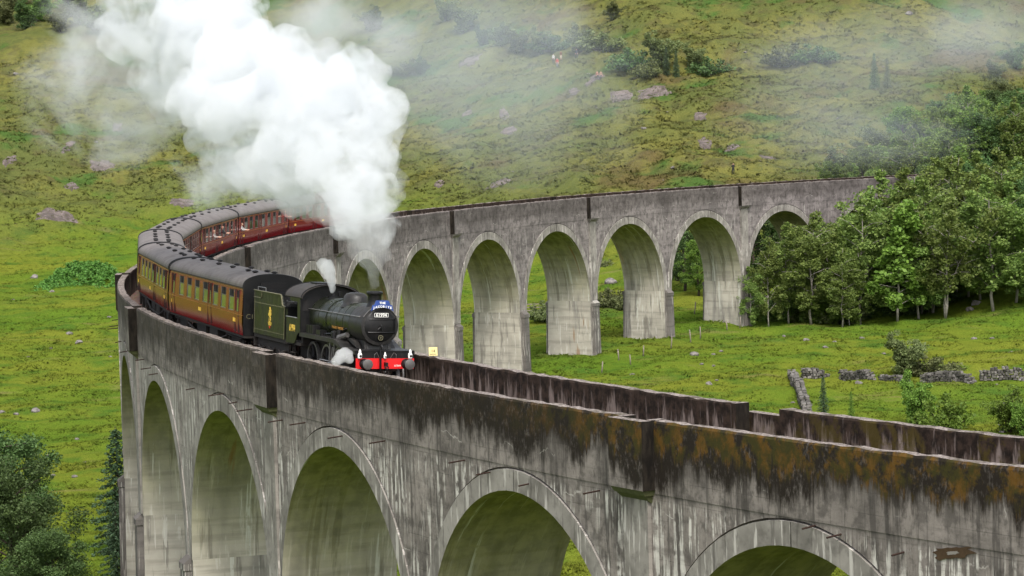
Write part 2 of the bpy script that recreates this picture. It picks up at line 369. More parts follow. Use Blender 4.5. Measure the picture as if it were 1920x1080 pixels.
# ------------------------------------------------------------------ viaduct
NA0, NA1 = -1, 19                     # first and last arch
RA, HALF = 7.62, PITCH/2
ZSP = ZC-RA                           # springing line
def refuges(): return [(.5+2*i)*PITCH for i in range(-1, 10)]
def viaduct():
    root = empty('viaduct', PA(0, 0, -21), label='long curved concrete railway viaduct with round arches crossing the valley', cat='viaduct')
    def part(mb, name, mats, parent=root, smooth=False, **kw):
        o = mb.obj(name, mats, None, smooth, **kw); o.parent = parent
        o.matrix_parent_inverse = Matrix.Translation(-Vector(root.location)); return o
    def sub(mb, name, mats, parent, smooth=False):
        o = mb.obj(name, mats, None, smooth); o.parent = parent; return o
    RT_ = .74                         # depth of the arch rings
    A0, A1 = (NA0-.5)*PITCH, (NA1+.5)*PITCH
    for k in range(NA0, NA1+1):
        c = k*PITCH
        # underside of the arch with both rings
        mb = MB(); n = 40; ph = [-math.pi/2+math.pi*i/n for i in range(n+1)]
        cols = [-1, -.5, 0, .5, 1]
        for i in range(n):
            for j in range(4):
                q = []; uv = []
                for (p, sj) in ((ph[i], cols[j]), (ph[i+1], cols[j]), (ph[i+1], cols[j+1]), (ph[i], cols[j+1])):
                    z = ZSP+RA*math.cos(p); q.append(PA(c+RA*math.sin(p), sj*(W+.05), z)); uv.append((sj*W+k*7.3+(17 if p > 0 else 0), ZSP+RA*(math.pi/2-abs(p))*.72))
                mb.quad(*q, uv=uv)
        arch = part(mb, 'arch', M['soffit'], smooth=True)
        for sg in (1, -1):
            mb = MB()
            for i in range(n):
                pr = []
                for p in (ph[i], ph[i+1]):
                    ex = min(RA+RT_, HALF/max(abs(math.sin(p)), 1e-6)-.02)
                    pr.append(((RA*math.sin(p), ZSP+RA*math.cos(p)), (ex*math.sin(p), ZSP+ex*math.cos(p))))
                (i0, e0), (i1, e1) = pr
                s1 = sg*(W+.05); s0 = sg*(W-.12)
                P = lambda q, s: PA(c+q[0], s, q[1])
                U = lambda q: (c+q[0], q[1])
                mb.quad(P(i0, s1), P(i1, s1), P(e1, s1), P(e0, s1), uv=[U(i0), U(i1), U(e1), U(e0)])
                mb.quad(P(e0, s1), P(e1, s1), P(e1, s0), P(e0, s0), uv=[U(e0), U(e1), U(e1), U(e0)])
            zc0 = ZSP+RA; e_ = sg*(W+.053)
            mb.quad(PA(c-.022, e_, zc0), PA(c+.022, e_, zc0), PA(c+.018, e_, zc0+RT_), PA(c-.018, e_, zc0+RT_), 1, uv=[(c, 0)]*4)
            o = mb.obj('arch_ring', [M['ring'], M['sootside']]); o.parent = arch
            # spandrel wall above the ring: from a groove round it up to the string line
            mb = MB(); GR = .07; zt = -2.3
            xs = sorted(set([-HALF, HALF]+[(RA+RT_+GR)*math.sin(p) for p in ph if abs((RA+RT_+GR)*math.sin(p)) < HALF]))
            def zb(x):
                v = (RA+RT_+GR)**2-x*x
                return min(ZSP+math.sqrt(max(v, 0)), zt-.02)
            for x0, x1 in zip(xs, xs[1:]):
                b0, b1 = zb(x0), zb(x1); s1 = sg*W; s0 = sg*(W-.14)
                mb.quad(PA(c+x0, s1, b0), PA(c+x1, s1, b1), PA(c+x1, s1, zt), PA(c+x0, s1, zt), uv=[(c+x0, b0), (c+x1, b1), (c+x1, zt), (c+x0, zt)])
                mb.quad(PA(c+x0, s0, b0-.25), PA(c+x1, s0, b1-.25), PA(c+x1, s0, zt), PA(c+x0, s0, zt), uv=[(c+x0, b0), (c+x1, b1), (c+x1, zt), (c+x0, zt)])
                mb.quad(PA(c+x0, s1, b0), PA(c+x1, s1, b1), PA(c+x1, s0, b1), PA(c+x0, s0, b0), uv=[(c+x0, b0)]*4)
            part(mb, 'spandrel_wall', M['outer'] if sg > 0 else M['inner'])
    # piers below the springing
    for k in range(NA0, NA1):
        c = (k+.5)*PITCH; pil = (k % 2 == 0)
        gx, gy, _ = PA(c, 0); zg = hz(gx, gy)-PA(c, 0)[2]-1.5
        if zg > ZSP-1: zg = ZSP-1
        mb = MB(); h0 = HALF-RA; bat = .018
        nz = 6
        zs = [ZSP+.02]+[ZSP+(zg-ZSP)*i/nz for i in range(nz+1)]
        def corner(z, sa, ss):
            d = max(ZSP-z, 0); return PA(c+sa*(h0-.003+bat*d), ss*(W+.02+bat*d), z)
        for z0, z1 in zip(zs, zs[1:]):
            for (a, b) in (((-1, 1), (1, 1)), ((1, 1), (1, -1)), ((1, -1), (-1, -1)), ((-1, -1), (-1, 1))):
                ux = lambda q: (q[0]*h0+q[1]*W*(1 if a[0] == b[0] else 0)+k*5.1+(40 if a[0] == b[0] else 0))
                mb.quad(corner(z0, *a), corner(z0, *b), corner(z1, *b), corner(z1, *a), 1 if a[0] == b[0] else 0, uv=[(ux(a), z0), (ux(b), z0), (ux(b), z1), (ux(a), z1)])
        pier = part(mb, 'pier', [M['ring'], M['soffit']])
        for sg in (1, -1):
            mb = MB(); zt = ZSP-.1; hw = .56
            # buttress with a projecting weathered cap
            for (z1, z0, e, w2) in ((zt-.42, zg, 0, hw), (zt-.12, zt-.42, .06, hw+.05)):
                d0 = max(ZSP-z0, 0)*bat; d1 = max(ZSP-z1, 0)*bat
                vs = []
                for z, d in ((z0, d0), (z1, d1)):
                    for sa, so in ((-1, 0), (1, 0), (1, 1), (-1, 1)):
                        vs.append(PA(c+sa*(w2+d*.6), sg*(W-.1+so*(.36+.1+e)+d), z))
                fs = [(0, 1, 5, 4), (1, 2, 6, 5), (2, 3, 7, 6), (3, 0, 4, 7), (4, 5, 6, 7), (3, 2, 1, 0)]
                uvq = [[(c+i*.6, z0), (c+i*.6+1.2, z0), (c+i*.6+1.2, z1), (c+i*.6, z1)] for i in range(4)]+[[(0, 0)]*4]*2
                mb.add(vs, fs, 0, uvq)
            # sloping top back to the wall
            vs = [PA(c+sa*(hw+.05), sg*(W+o), zt-.12) for sa, o in ((-1, .44), (1, .44))]+[PA(c+sa*hw, sg*W, zt+.25) for sa in (-1, 1)]+[PA(c+sa*(hw+.05), sg*(W-.05), zt-.12) for sa in (-1, 1)]
            mb.add(vs, [(0, 1, 3, 2), (0, 2, 4), (1, 5, 3)], 0, [[(c, zt)]*4, [(c, zt)]*3, [(c, zt)]*3])
            o = mb.obj('pier_buttress', M['pier']); o.parent = pier
            if pil:
                mb = MB(); z0, z1 = zt+.2, -2.55; e = W+.13; hw2 = .74
                for (a0, s0, a1, s1) in ((-hw2, W-.1, -hw2, e), (-hw2, e, hw2, e), (hw2, e, hw2, W-.1)):
                    mb.quad(PA(c+a0, sg*s0, z0), PA(c+a1, sg*s1, z0), PA(c+a1, sg*s1, z1), PA(c+a0, sg*s0, z1), uv=[(c+a0+3, z0), (c+a1+3, z0), (c+a1+3, z1), (c+a0+3, z1)])
                part(mb, 'pilaster_strip', M['ring'])
    # parapet walls and their refuges over every second pier
    TK, PR = .42, .46
    for sg in (1, -1):
        m_o = M['outer'] if sg > 0 else M['inner']
        rf = refuges(); hwof = lambda r: 1.6 if (sg < 0 and abs(r-.5*PITCH) < .1) else 1.04
        cuts = [A0-14]; 
        for r in rf:
            if A0 < r < A1: cuts += [r-hwof(r), r+hwof(r)]
        cuts.append(A1+14)
        jr = random.Random(5+sg)
        for i in range(0, len(cuts)-1, 2):
            a0, a1 = cuts[i], cuts[i+1]; n = max(2, int((a1-a0)/.55)); mb = MB()
            prev = None
            for j in range(n+1):
                a = a0+(a1-a0)*j/n
                so, si = sg*(W+.022), sg*(W-TK)
                dz = jr.uniform(-.035, .012); ds = jr.uniform(-.025, .025); de = jr.uniform(-.03, .02)
                col = [PA(a, so, -2.31), PA(a, so, -.09), PA(a, so+sg*(-.05+ds), dz), PA(a, si+sg*.03+ds, dz+de*.5), PA(a, si, -.08), PA(a, si, -1.7)]
                if prev:
                    b = prev
                    mb.quad(b[0], col[0], col[1], b[1], 0, [(pa, -2.34), (a, -2.34), (a, -.09), (pa, -.09)])
                    mb.quad(b[1], col[1], col[2], b[2], 0, [(pa, -.09), (a, -.09), (a, -.03), (pa, -.03)])
                    mb.quad(b[2], col[2], col[3], b[3], 1, [(pa, 0), (a, 0), (a, .4), (pa, .4)])
                    mb.quad(b[3], col[3], col[4], b[4], 2, [(pa, 0), (a, 0), (a, -.08), (pa, -.08)])
                    mb.quad(b[4], col[4], col[5], b[5], 2, [(pa, -.08), (a, -.08), (a, -1.7), (pa, -1.7)])
                    # underside of the projecting course
                    mb.quad(b[0], col[0], PA(a, sg*(W-.1), -2.31), PA(pa, sg*(W-.1), -2.31), 0, [(pa, -2.34), (a, -2.34), (a, -2.4), (pa, -2.4)])
                if j in (0, n): mb.add(col, [(0, 1, 2, 3, 4, 5)], 0, [[(a+q*.1, -1.) for q in range(6)]])
                prev, pa = col, a
            part(mb, 'parapet', [m_o, M['top'], M['inwall']], fixn=True)
        for r in rf:
            if not (A0 < r < A1): continue
            hw = hwof(r); low = -.32 if hw > 1.2 else -.02
            mb = MB(); so = W+PR; th = .36
            def blk(a0, a1, s0, s1, z0, z1):
                n = max(1, int((a1-a0)/.5)); 
                for j in range(n):
                    p, q = a0+(a1-a0)*j/n, a0+(a1-a0)*(j+1)/n
                    e0 = jr.uniform(-.02, .02) 
                    A = lambda a, s, z: PA(a, sg*s, z)
                    mb.quad(A(p, s1, z0), A(q, s1, z0), A(q, s1, z1), A(p, s1, z1), 0, [(p, z0), (q, z0), (q, z1), (p, z1)])
                    mb.quad(A(p, s0, z0), A(q, s0, z0), A(q, s0, z1), A(p, s0, z1), 2, [(p, z0), (q, z0), (q, z1), (p, z1)])
                    mb.quad(A(p, s0, z1), A(q, s0, z1), A(q, s1, z1), A(p, s1, z1), 1, [(p, 0)]*4)
                    mb.quad(A(p, s0, z0), A(q, s0, z0), A(q, s1, z0), A(p, s1, z0), 0, [(p, z0)]*4)
                for a in (a0, a1):
                    mb.quad(A(a, s0, z0), A(a, s1, z0), A(a, s1, z1), A(a, s0, z1), 3, [(a+s0, z0), (a+s1, z0), (a+s1, z1), (a+s0, z1)])
            blk(r-hw, r+hw, so-th, so, -2.2, low)
            for q in (-1, 1):
                a0, a1 = sorted((r+q*hw, r+q*(hw-.3)))
                blk(a0, a1, W-TK+.01, so-th+.005, -2.2, -.004)
            ref = part(mb, 'refuge', [m_o, M['top'], M['inwall'], M['sootside']])
            mb = MB()
            for (z0, z1, e0, e1, d) in ((-2.38, -2.2, PR-.12, PR-.02, .04), (-2.62, -2.38, .06, PR-.14, .16)):
                vs = [PA(r+sa*(hw-d2), sg*(W-.1+so_*(.1+ee)), z) for z, ee, d2 in ((z0, e0, d+.06), (z1, e1, d)) for sa, so_ in ((-1, 0), (1, 0), (1, 1), (-1, 1))]
                mb.add(vs, [(0, 1, 5, 4), (1, 2, 6, 5), (2, 3, 7, 6), (3, 0, 4, 7), (4, 5, 6, 7), (3, 2, 1, 0)], 0, [[(r+i, -4.), (r+i+.8, -4.), (r+i+.8, -3.8), (r+i, -3.8)] for i in range(6)])
            o = mb.obj('corbel', M['corbel'] if sg > 0 else M['inner']); o.parent = ref
    # deck, abutments, drain pipes
    mb = MB(); n = 200
    for i in range(n):
        a, b = A0-14+(A1-A0+28)*i/n, A0-14+(A1-A0+28)*(i+1)/n
        mb.quad(PA(a, -W+.1, -1.62), PA(b, -W+.1, -1.62), PA(b, W-.1, -1.62), PA(a, W-.1, -1.62), uv=[(a, 0)]*4)
    part(mb, 'deck', M['pier'])
    for a0, a1 in ((A0-14, A0+.05), (A1-.05, A1+14)):
        mb = MB(); n = 8
        for i in range(n):
            a, b = a0+(a1-a0)*i/n, a0+(a1-a0)*(i+1)/n
            for sg in (1, -1):
                mb.quad(PA(a, sg*W, -22), PA(b, sg*W, -22), PA(b, sg*W, -2.3), PA(a, sg*W, -2.3), 0 if sg > 0 else 1, uv=[(a, -22), (b, -22), (b, -2.3), (a, -2.3)])
        for a in (a0, a1): mb.quad(PA(a, W, -22), PA(a, -W, -22), PA(a, -W, -1.63), PA(a, W, -1.63), 1, uv=[(0, -22), (4, -22), (4, -2), (0, -2)])
        part(mb, 'abutment', [M['outer'], M['inner']])
    for k in range(-1, 7):
        for x in (-5.6, -2.9, -.6, 1.9, 4.2, 6.3):
            if rnd.random() < .42: continue
            a = k*PITCH+x+rnd.uniform(-.6, .6); z = -2.55+rnd.uniform(-.25, .2); L = rnd.uniform(.35, .75)
            mb = MB(); mb.tube([PA(a, W-.1, z), PA(a, W+L, z-.06)], .028, 6)
            part(mb, 'drain_pipe', M['rust'])
    # spalled patch where the facing has broken away
    g_ = random.Random(21); ctr = (-7.3, -2.55); rim = [(ctr[0]+1.0*math.cos(t)*g_.uniform(.6, 1.05), ctr[1]-.12*math.cos(t)+.24*math.sin(t)*g_.uniform(.55, 1.05)) for t in np.linspace(0, 6.28, 26)[:-1]]
    for sc_, e_, mt in ((1., W+.03, 'spall'), (.3, W+.034, 'ring')):
        mb = MB(); pts = [PA(ctr[0]+(a-ctr[0])*sc_, e_, ctr[1]+(z-ctr[1])*sc_) for a, z in rim]
        mb.add(pts+[PA(ctr[0], e_, ctr[1])], [(i, (i+1) % len(rim), len(rim)) for i in range(len(rim))]); part(mb, 'spalled_patch', M[mt])
    # track
    tr = empty('railway_track', PA(0, 0, -1.4), label='single railway track on brown ballast between the viaduct parapets', cat='railway track')
    def tp(mb, name, mat):
        o = mb.obj(name, mat); o.parent = tr; o.matrix_parent_inverse = Matrix.Translation(-Vector(tr.location)); return o
    mb = MB(); n = 400; jb = random.Random(3)
    prof = [(-W+TK-.01, -1.5), (-1.5, -1.42), (-1.2, -1.36), (0, -1.36), (1.2, -1.3), (1.6, -1.33), (W-TK+.01, -1.45)]
    for i in range(n):
        a, b = A0-14+(A1-A0+28)*i/n, A0-14+(A1-A0+28)*(i+1)/n
        for (s0, z0), (s1, z1) in zip(prof, prof[1:]):
            mb.quad(PA(a, s0, z0), PA(b, s0, z0), PA(b, s1, z1), PA(a, s1, z1))
    bal = mb.obj('ballast', M['ballast']); tag(bal, kind='structure')
    for s in (-.75, .75):
        mb = MB(); prev = None; z = ZR+CANT*s
        for i in range(301):
            a = A0-14+(A1-A0+28)*i/300
            col = [PA(a, s-.035, z), PA(a, s+.035, z), PA(a, s+.035, z-.16), PA(a, s-.035, z-.16)]
            if prev:
                for j in range(4): mb.quad(prev[j], col[j], col[(j+1) % 4], prev[(j+1) % 4])
            prev = col
        tp(mb, 'rail', M['rail'])
    mb = MB(); a = A0
    while a < 90:
        vs = [PA(a+da, s, ZR-.15+CANT*s+dz) for dz in (-.12, 0) for da, s in ((-.13, -1.25), (.13, -1.25), (.13, 1.25), (-.13, 1.25))]
        mb.add(vs, [(0, 3, 2, 1), (4, 5, 6, 7), (0, 1, 5, 4), (1, 2, 6, 5), (2, 3, 7, 6), (3, 0, 4, 7)]); a += .72
    s_ = tp(mb, 'sleepers', M['sleeper']); s_['kind'] = 'stuff'
    # mile board standing on the far parapet
    b = empty('mile_board', PA(2.08*PITCH, -W+.2, 0), label='small cream yellow board numbered 14 on the parapet in front of the engine', cat='sign')
    x, y, z = b.location; t = TH0+2.08*DTH
    b.rotation_euler = (0, 0, math.atan2(-y, -x)+math.pi/2)
    mb = MB(); mb.box(-.17, .17, -.012, .012, .02, .36); mb.obj('board', M['cream'], b)
    mb = MB(); mb.box(-.02, .02, .014, .04, -.3, .3); mb.obj('post', M['rust'], b)
    text('14', .17, M['blackpaint'], b, 'numerals', (0, -.0135, .2), (R_(90), 0, 0))
    mb = MB()
    for i in range(8): mb.box(-.12+i*.03, -.12+i*.03+.02, -.016, -.0125, .07, .1)
    mb.obj('small_print', M['blackpaint'], b)
ZR, CANT = -1.18, .062
def text(s, size, mat, parent, name, loc, rot, ext=.004, sx=1., align='CENTER', bold=0.):
    cu = bpy.data.curves.new(name, 'FONT'); cu.body = s; cu.size = size; cu.extrude = ext; cu.align_x = align; cu.align_y = 'CENTER'; cu.offset = bold
    cu.resolution_u = 3
    o = bpy.data.objects.new(name, cu); COL.objects.link(o)
    dg = bpy.context.evaluated_depsgraph_get(); me = bpy.data.meshes.new_from_object(o.evaluated_get(dg)); bpy.data.objects.remove(o)
    me.name = name; me.transform(Matrix.Diagonal((sx, 1, 1, 1))); me.materials.clear(); me.materials.append(mat)
    o = link(name, me, parent); o.location = loc; o.rotation_euler = rot; return o
M = {}
# ------------------------------------------------------------------ train
def place(o, a):
    t = TH0+a/PITCH*DTH
    o.location = PA(a, 0, ZR); o.rotation_euler = (CANT, -G/PITCH, math.atan2(-math.cos(t), math.sin(t)))
def train_mats():
    M['loco_black'] = paint('sooty_black_paint', (.005, .005, .0055), .4, .3, .4, dirtcol=(.015, .013, .011))
    M['loco_grey'] = paint('dusty_black_top', (.011, .0105, .01), .42, .4, .6, dirtcol=(.045, .038, .033))
    M['cabroof'] = paint('dusty_cab_roof', (.035, .03, .028), .6, .3, .6, dirtcol=(.08, .068, .06))
    M['green'] = paint('dark_green_paint', (.010, .0125, .0055), .36, .35, .45, coat=.03, dirtcol=(.028, .024, .014))
    M['boiler_green'] = paint('sooty_green_paint', (.009, .0125, .005), .27, .5, .5, dirtcol=(.028, .024, .02))
    M['red'] = paint('buffer_beam_red', (.55, .008, .01), .35, .5, .12)
    M['steel'] = plain('worn_steel', (.22, .21, .2), .4, .5, Metallic=.7)
    M['bufsteel'] = plain('greasy_buffer_steel', (.1, .095, .09), .45, .5, Metallic=.4)
    M['white'] = plain('white_paint', (.8, .8, .76), .5)
    M['yellow'] = plain('yellow_lettering', (.75, .5, .07), .5)
    M['lining'] = plain('old_gold_lining', (.28, .13, .02), .5)
    M['straw'] = plain('straw_lining', (.12, .11, .06), .5)
    M['blue'] = plain('blue_headboard', (.022, .055, .22), .5)
    M['coal'] = plain('coal', (.012, .012, .012), .7)
    M['maroon'] = paint('maroon_coach_paint', (.21, .008, .014), .22, .35, .1, coat=.12, sc=.6)
    M['roofgrey'] = paint('grey_coach_roof', (.14, .122, .113), .62, .3, .4, dirtcol=(.05, .045, .042), sc=.7)
    M['under'] = plain('grimy_underframe', (.02, .016, .013), .8)
    M['interior'] = plain('dim_interior', (.05, .04, .03), .8)
    k = NT('coach_window_glass'); M['glass'] = k.done((.05, .06, .05), .03, 1.0, Coat_Weight=1.0, Coat_Roughness=.02)
    M['dark'] = plain('dark_gap', (.008, .007, .007), .8)
    M['wood'] = plain('door_brown', (.09, .03, .02), .4)

def wheel(parent, name, x, y, r, spokes, mat, tyre):
    d = .13; mb = MB(); sg = 1 if y > 0 else -1
    mb.lathe([(r-.09, -d/2), (r-.005, -d/2), (r, d/2), (r-.09, d/2), (r-.09, -d/2)], 'y', 32, (x, y, r))
    w = mb.obj(name, tyre, parent, 40.)
    mb = MB()
    for i in range(spokes):
        a = 2*math.pi*i/spokes
        mb.tube([(x+.1*math.cos(a), y, r+.1*math.sin(a)), (x+(r-.08)*math.cos(a), y, r+(r-.08)*math.sin(a))], [.035, .022], 5)
    mb.lathe([(0, -.08), (.14, -.08), (.14, .1), (0, .1)], 'y', 16, (x, y, r))
    if spokes > 10: mb.prism([(x+(r-.1)*math.cos(a), r+(r-.1)*math.sin(a)) for a in np.linspace(3.6, 5.2, 8)], y-.04, y+.05)
    mb.obj('spokes', mat, w, 40.); return w

def locomotive():
    r = empty('steam_locomotive', label='black and dark green steam locomotive with red buffer beam pulling the train', cat='locomotive')
    B, GR, BL = M['loco_black'], M['green'], M['boiler_green']
    def O(mb, name, mat, p=r, sm=35.): return mb.obj(name, mat, p, sm)
    zc = 2.5
    # boiler with bands, firebox
    mb = MB(); mb.lathe([(.60, 1.9), (.79, 2.45), (.81, 2.5), (.82, 5.3), (.835, 5.32), (.85, 5.35), (.86, 7.5), (0, 7.5)], 'x', 48, (0, 0, zc))
    mb.box(5.4, 7.5, -.62, .62, 1.75, 2.6)
    boiler = O(mb, 'boiler', BL)
    for x in (3.2, 4.0, 4.8, 5.34, 6.3):
        mb = MB(); mb.lathe([(.8, -.03), (.858 if x > 5 else .828, -.03), (.858 if x > 5 else .828, .03), (.8, .03)], 'x', 48, (x, 0, zc)); 
        if x > 6: mb = MB(); mb.lathe([(.8, -.03), (.866, -.03), (.866, .03), (.8, .03)], 'x', 48, (x, 0, zc))
        O(mb, 'boiler_band', BL, boiler)
    mb = MB(); mb.lathe([(.02, .86), (.70, .86), (.77, .88), (.79, .95), (.79, 2.48), (.6, 2.48)], 'x', 48, (0, 0, zc))
    mb.prism([(1.0, 1.2), (2.3, 1.2), (2.2, 1.9), (1.1, 1.9)], -.55, .55)
    smoke = O(mb, 'smokebox', M['loco_grey'])
    mb = MB(); mb.lathe([(0, -.13), (.2, -.125), (.42, -.09), (.58, -.035), (.64, 0), (.64, .03)], 'x', 40, (.855, 0, zc)); door = O(mb, 'smokebox_door', B, smoke)
    mb = MB()
    for dz, L in ((.27, .47), (-.25, .5)):
        prev = None
        for i in range(9):
            y = -.6+i*(L+.6)/8; rr = math.hypot(y, dz); x = .855-.13*max(0, 1-(rr/.64)**2)-.03
            if prev: mb.tube([prev, (x, y, zc+dz)], .022, 6)
            prev = (x, y, zc+dz)
    mb.tube([(.8, -.62, zc-.32), (.8, -.62, zc+.34)], .03, 6)
    O(mb, 'hinge_strap', B, door)
    mb = MB(); mb.lathe([(0, -.09), (.05, -.08), (.06, 0)], 'x', 10, (.72, 0, zc)); mb.tube([(.66, 0, zc), (.66, .14, zc-.13)], .018, 6); mb.tube([(.64, 0, zc), (.64, -.03, zc-.19)], .018, 6); O(mb, 'door_handle', B, door)
    # plates and headboard
    pl = MB(); pl.box(.70, .735, -.29, .29, zc+.36, zc+.52); p = O(pl, 'number_plate', B, door)
    bd = MB()
    for (y0, y1, z0, z1) in ((-.29, .29, .505, .52), (-.29, .29, .36, .375), (-.29, -.275, .36, .52), (.275, .29, .36, .52)): bd.box(.692, .71, y0, y1, zc+z0, zc+z1)
    O(bd, 'plate_border', M['white'], p)
    rot = (R_(90), 0, R_(-90))
    text('61994', .165, M['white'], p, 'numerals', (.698, 0, zc+.437), rot, .004, 1.1, bold=.003)
    sp = MB(); sp.lathe([(0, -.02), (.11, -.02), (.11, .02)], 'x', 20, (.76, 0, zc-.46)); s_ = O(sp, 'shed_plate', B, door)
    rim = MB(); rim.lathe([(.085, -.03), (.105, -.03), (.105, 0), (.085, 0)], 'x', 20, (.76, 0, zc-.46)); rim.tube([(.73, .03, zc-.42), (.73, 0, zc-.47), (.73, 0, zc-.52)], .011, 5); rim.tube([(.73, -.03, zc-.42), (.73, 0, zc-.47)], .011, 5); O(rim, 'plate_rim', M['straw'], s_)
    hb = MB(); poly = []
    for i in range(13): t = -1+i/6; poly.append((t*.47, zc+.62+.15*(1-t*t)-.02))
    for i in range(13): t = 1-i/6; poly.append((t*.40 if abs(t) > .6 else t*.47, zc+.97+.06*(1-t*t) if abs(t) < .72 else zc+.84))
    hb.prism(poly, .60, .64, 0, 'yz'); h = O(hb, 'headboard', M['blue'], r, False)
    text('THE', .12, M['white'], h, 'lettering', (.592, 0, zc+.92), rot, .004, 1.15, bold=.003)
    for i, ch in enumerate('JACOBITE'):
        t = (i-3.5)/3.5; text(ch, .125, M['white'], h, 'lettering', (.592, -t*.35*-1*-1 if 0 else t*-.35, zc+.76+.05*(1-t*t)-.03), (R_(90), R_(0), R_(-90)), .004, 1.0, bold=.003)
    # chimney, dome, safety valves, whistle
    mb = MB(); mb.lathe([(.40, 3.12), (.33, 3.24), (.285, 3.34), (.27, 3.45), (.275, 3.66), (.3, 3.72), (.335, 3.74), (.335, 3.8), (.29, 3.84), (.22, 3.84), (.2, 3.5)], 'z', 28, (1.6, 0, 0)); O(mb, 'chimney', B)
    mb = MB(); mb.lathe([(.62, 3.1), (.52, 3.22), (.49, 3.36), (.47, 3.52), (.38, 3.63), (.2, 3.68), (0, 3.69)], 'z', 32, (4.0, 0, 0))
    for i, v in enumerate(mb.v): mb.v[i] = (4.0+(v[0]-4.0)*1.15, v[1], v[2])
    O(mb, 'dome', M['loco_grey'])
    mb = MB(); mb.lathe([(.3, 3.2), (.22, 3.32), (.22, 3.4), (.1, 3.42), (.08, 3.6), (0, 3.6)], 'z', 16, (6.6, .1, 0)); mb.lathe([(.08, 3.3), (.08, 3.6), (0, 3.6)], 'z', 12, (6.6, -.16, 0)); O(mb, 'safety_valve', B)
    # handrails
    for s in (1, -1):
        mb = MB(); mb.tube([(.95, s*.83, zc+.36), (2.4, s*.86, zc+.36), (7.5, s*.9, zc+.36)], .02, 6)
        for x in (1.2, 2.6, 4.2, 5.8, 7.2): mb.tube([(x, s*.7, zc+.36), (x, s*.87, zc+.36)], .018, 5)
        O(mb, 'handrail', M['steel'])
    mb = MB(); mb.tube([(.83, y, zc+math.sqrt(.75**2-y*y)+.03 if abs(y) < .7 else zc+.36) for y in np.linspace(-.7, .7, 15)], .018, 5); O(mb, 'handrail', M['steel'])
    # running plates
    for s in (1, -1):
        prof = [(.2, 1.57), (1.7, 1.57), (2.1, 1.62), (2.45, 1.76), (2.8, 1.86), (7.6, 1.86)]
        mb = MB(); lo = [(x, z-.035) for x, z in prof]
        mb.prism(prof+lo[::-1], s*.55, s*1.24); 
        mb.prism([(x, z-.03) for x, z in prof]+[(x, z-.16) for x, z in prof][::-1], s*1.2, s*1.245)
        O(mb, 'running_plate', M['loco_grey'], r, 20.)
    mb = MB(); mb.box(.2, 1.7, -.55, .55, 1.5, 1.57); mb.box(.17, .2, -1.2, 1.2, 1.27, 1.53); mb.box(.14, .26, -1.22, 1.22, 1.53, 1.575); O(mb, 'front_plate', B)
    for s in (1, -1):
        mb = MB(); mb.prism([(1.0, 1.57), (2.3, 1.57), (1.35, 2.1), (1.15, 2.1)], s*.42, s*.47); mb.prism([(1.3, 1.6), (2.6, 1.9), (2.2, 1.95), (1.7, 1.85)], s*.6, s*.8); O(mb, 'smokebox_strut', M['loco_grey'])
    # buffer beam, buffers, lamps, coupling, hoses
    mb = MB(); mb.box(.13, .175, -1.2, 1.2, .86, 1.27); beam = O(mb, 'buffer_beam', M['red'])
    text('61994', .1, M['white'], beam, 'numerals', (.125, -.52, .98), rot, .003, 1.1)
    for s in (1, -1):
        mb = MB(); mb.lathe([(.2, .13), (.17, .05), (.15, 0), (.1, -.02), (.1, -.34)], 'x', 20, (0, s*.865, 1.06)); b = O(mb, 'buffer', M['red'] if 0 else B)
        mb = MB(); mb.lathe([(0, -.40), (.14, -.395), (.2, -.375), (.21, -.35), (.2, -.33), (.08, -.32)], 'x', 28, (0, s*.865, 1.06)); O(mb, 'buffer_head', M['bufsteel'], b)
    for y, sc in ((1.06, .82), (-1.02, .82), (0.02, .55)):
        mb = MB(); z = 1.28
        mb.lathe([(.0, z), (.1*sc, z), (.1*sc, z+.2*sc), (.07*sc, z+.25*sc), (.05*sc, z+.3*sc), (.065*sc, z+.31*sc), (.05*sc, z+.37*sc), (.02, z+.4*sc), (.02, z+.44*sc), (0, z+.44*sc)], 'z', 16, (.08, y, 0)); l = O(mb, 'headlamp', M['white'])
        mb = MB(); mb.lathe([(0, -.13*sc), (.06*sc, -.13*sc), (.06*sc, 0)], 'x', 14, (.08, y, z+.11*sc)); O(mb, 'lamp_lens', M['dark'], l)
    mb = MB(); mb.tube([(.1, .2, .7), (.02, .22, .95), (.05, .22, 1.5), (.05, .22, 1.72), (-.02, .2, 1.78), (-.06, .18, 1.7)], .045, 8); O(mb, 'vacuum_pipe', B)
    mb = MB(); mb.box(-.12, .14, -.05, .05, .98, 1.12)
    for i in range(4): mb.lathe([(.06, -.02), (.085, 0), (.06, .02), (.04, 0), (.06, -.02)], 'y' if i % 2 else 'x', 10, (-.1+.02*i, 0, .92-.11*i))
    O(mb, 'coupling_hook', B)
    for y in (-.45, .45):
        mb = MB(); mb.tube([(.12, y, 1.28), (.1, y, 1.42), (.12, y-.1*np.sign(y), 1.5), (.17, y-.22*np.sign(y), 1.28)], .012, 5); O(mb, 'lamp_iron', M['steel'])
    mb = MB(); mb.tube([(.1, -.75, .86), (.05, -.75, .6), (.1, -.75, .42)], .04, 8); O(mb, 'steam_hose', M['steel'])
    # frames, cylinders, motion and wheels
    mb = MB(); mb.box(.3, 9.6, -.55, .55, .75, 1.5); mb.box(3.0, 7.5, -.6, .6, 1.5, 1.84); O(mb, 'frame', M['under'])
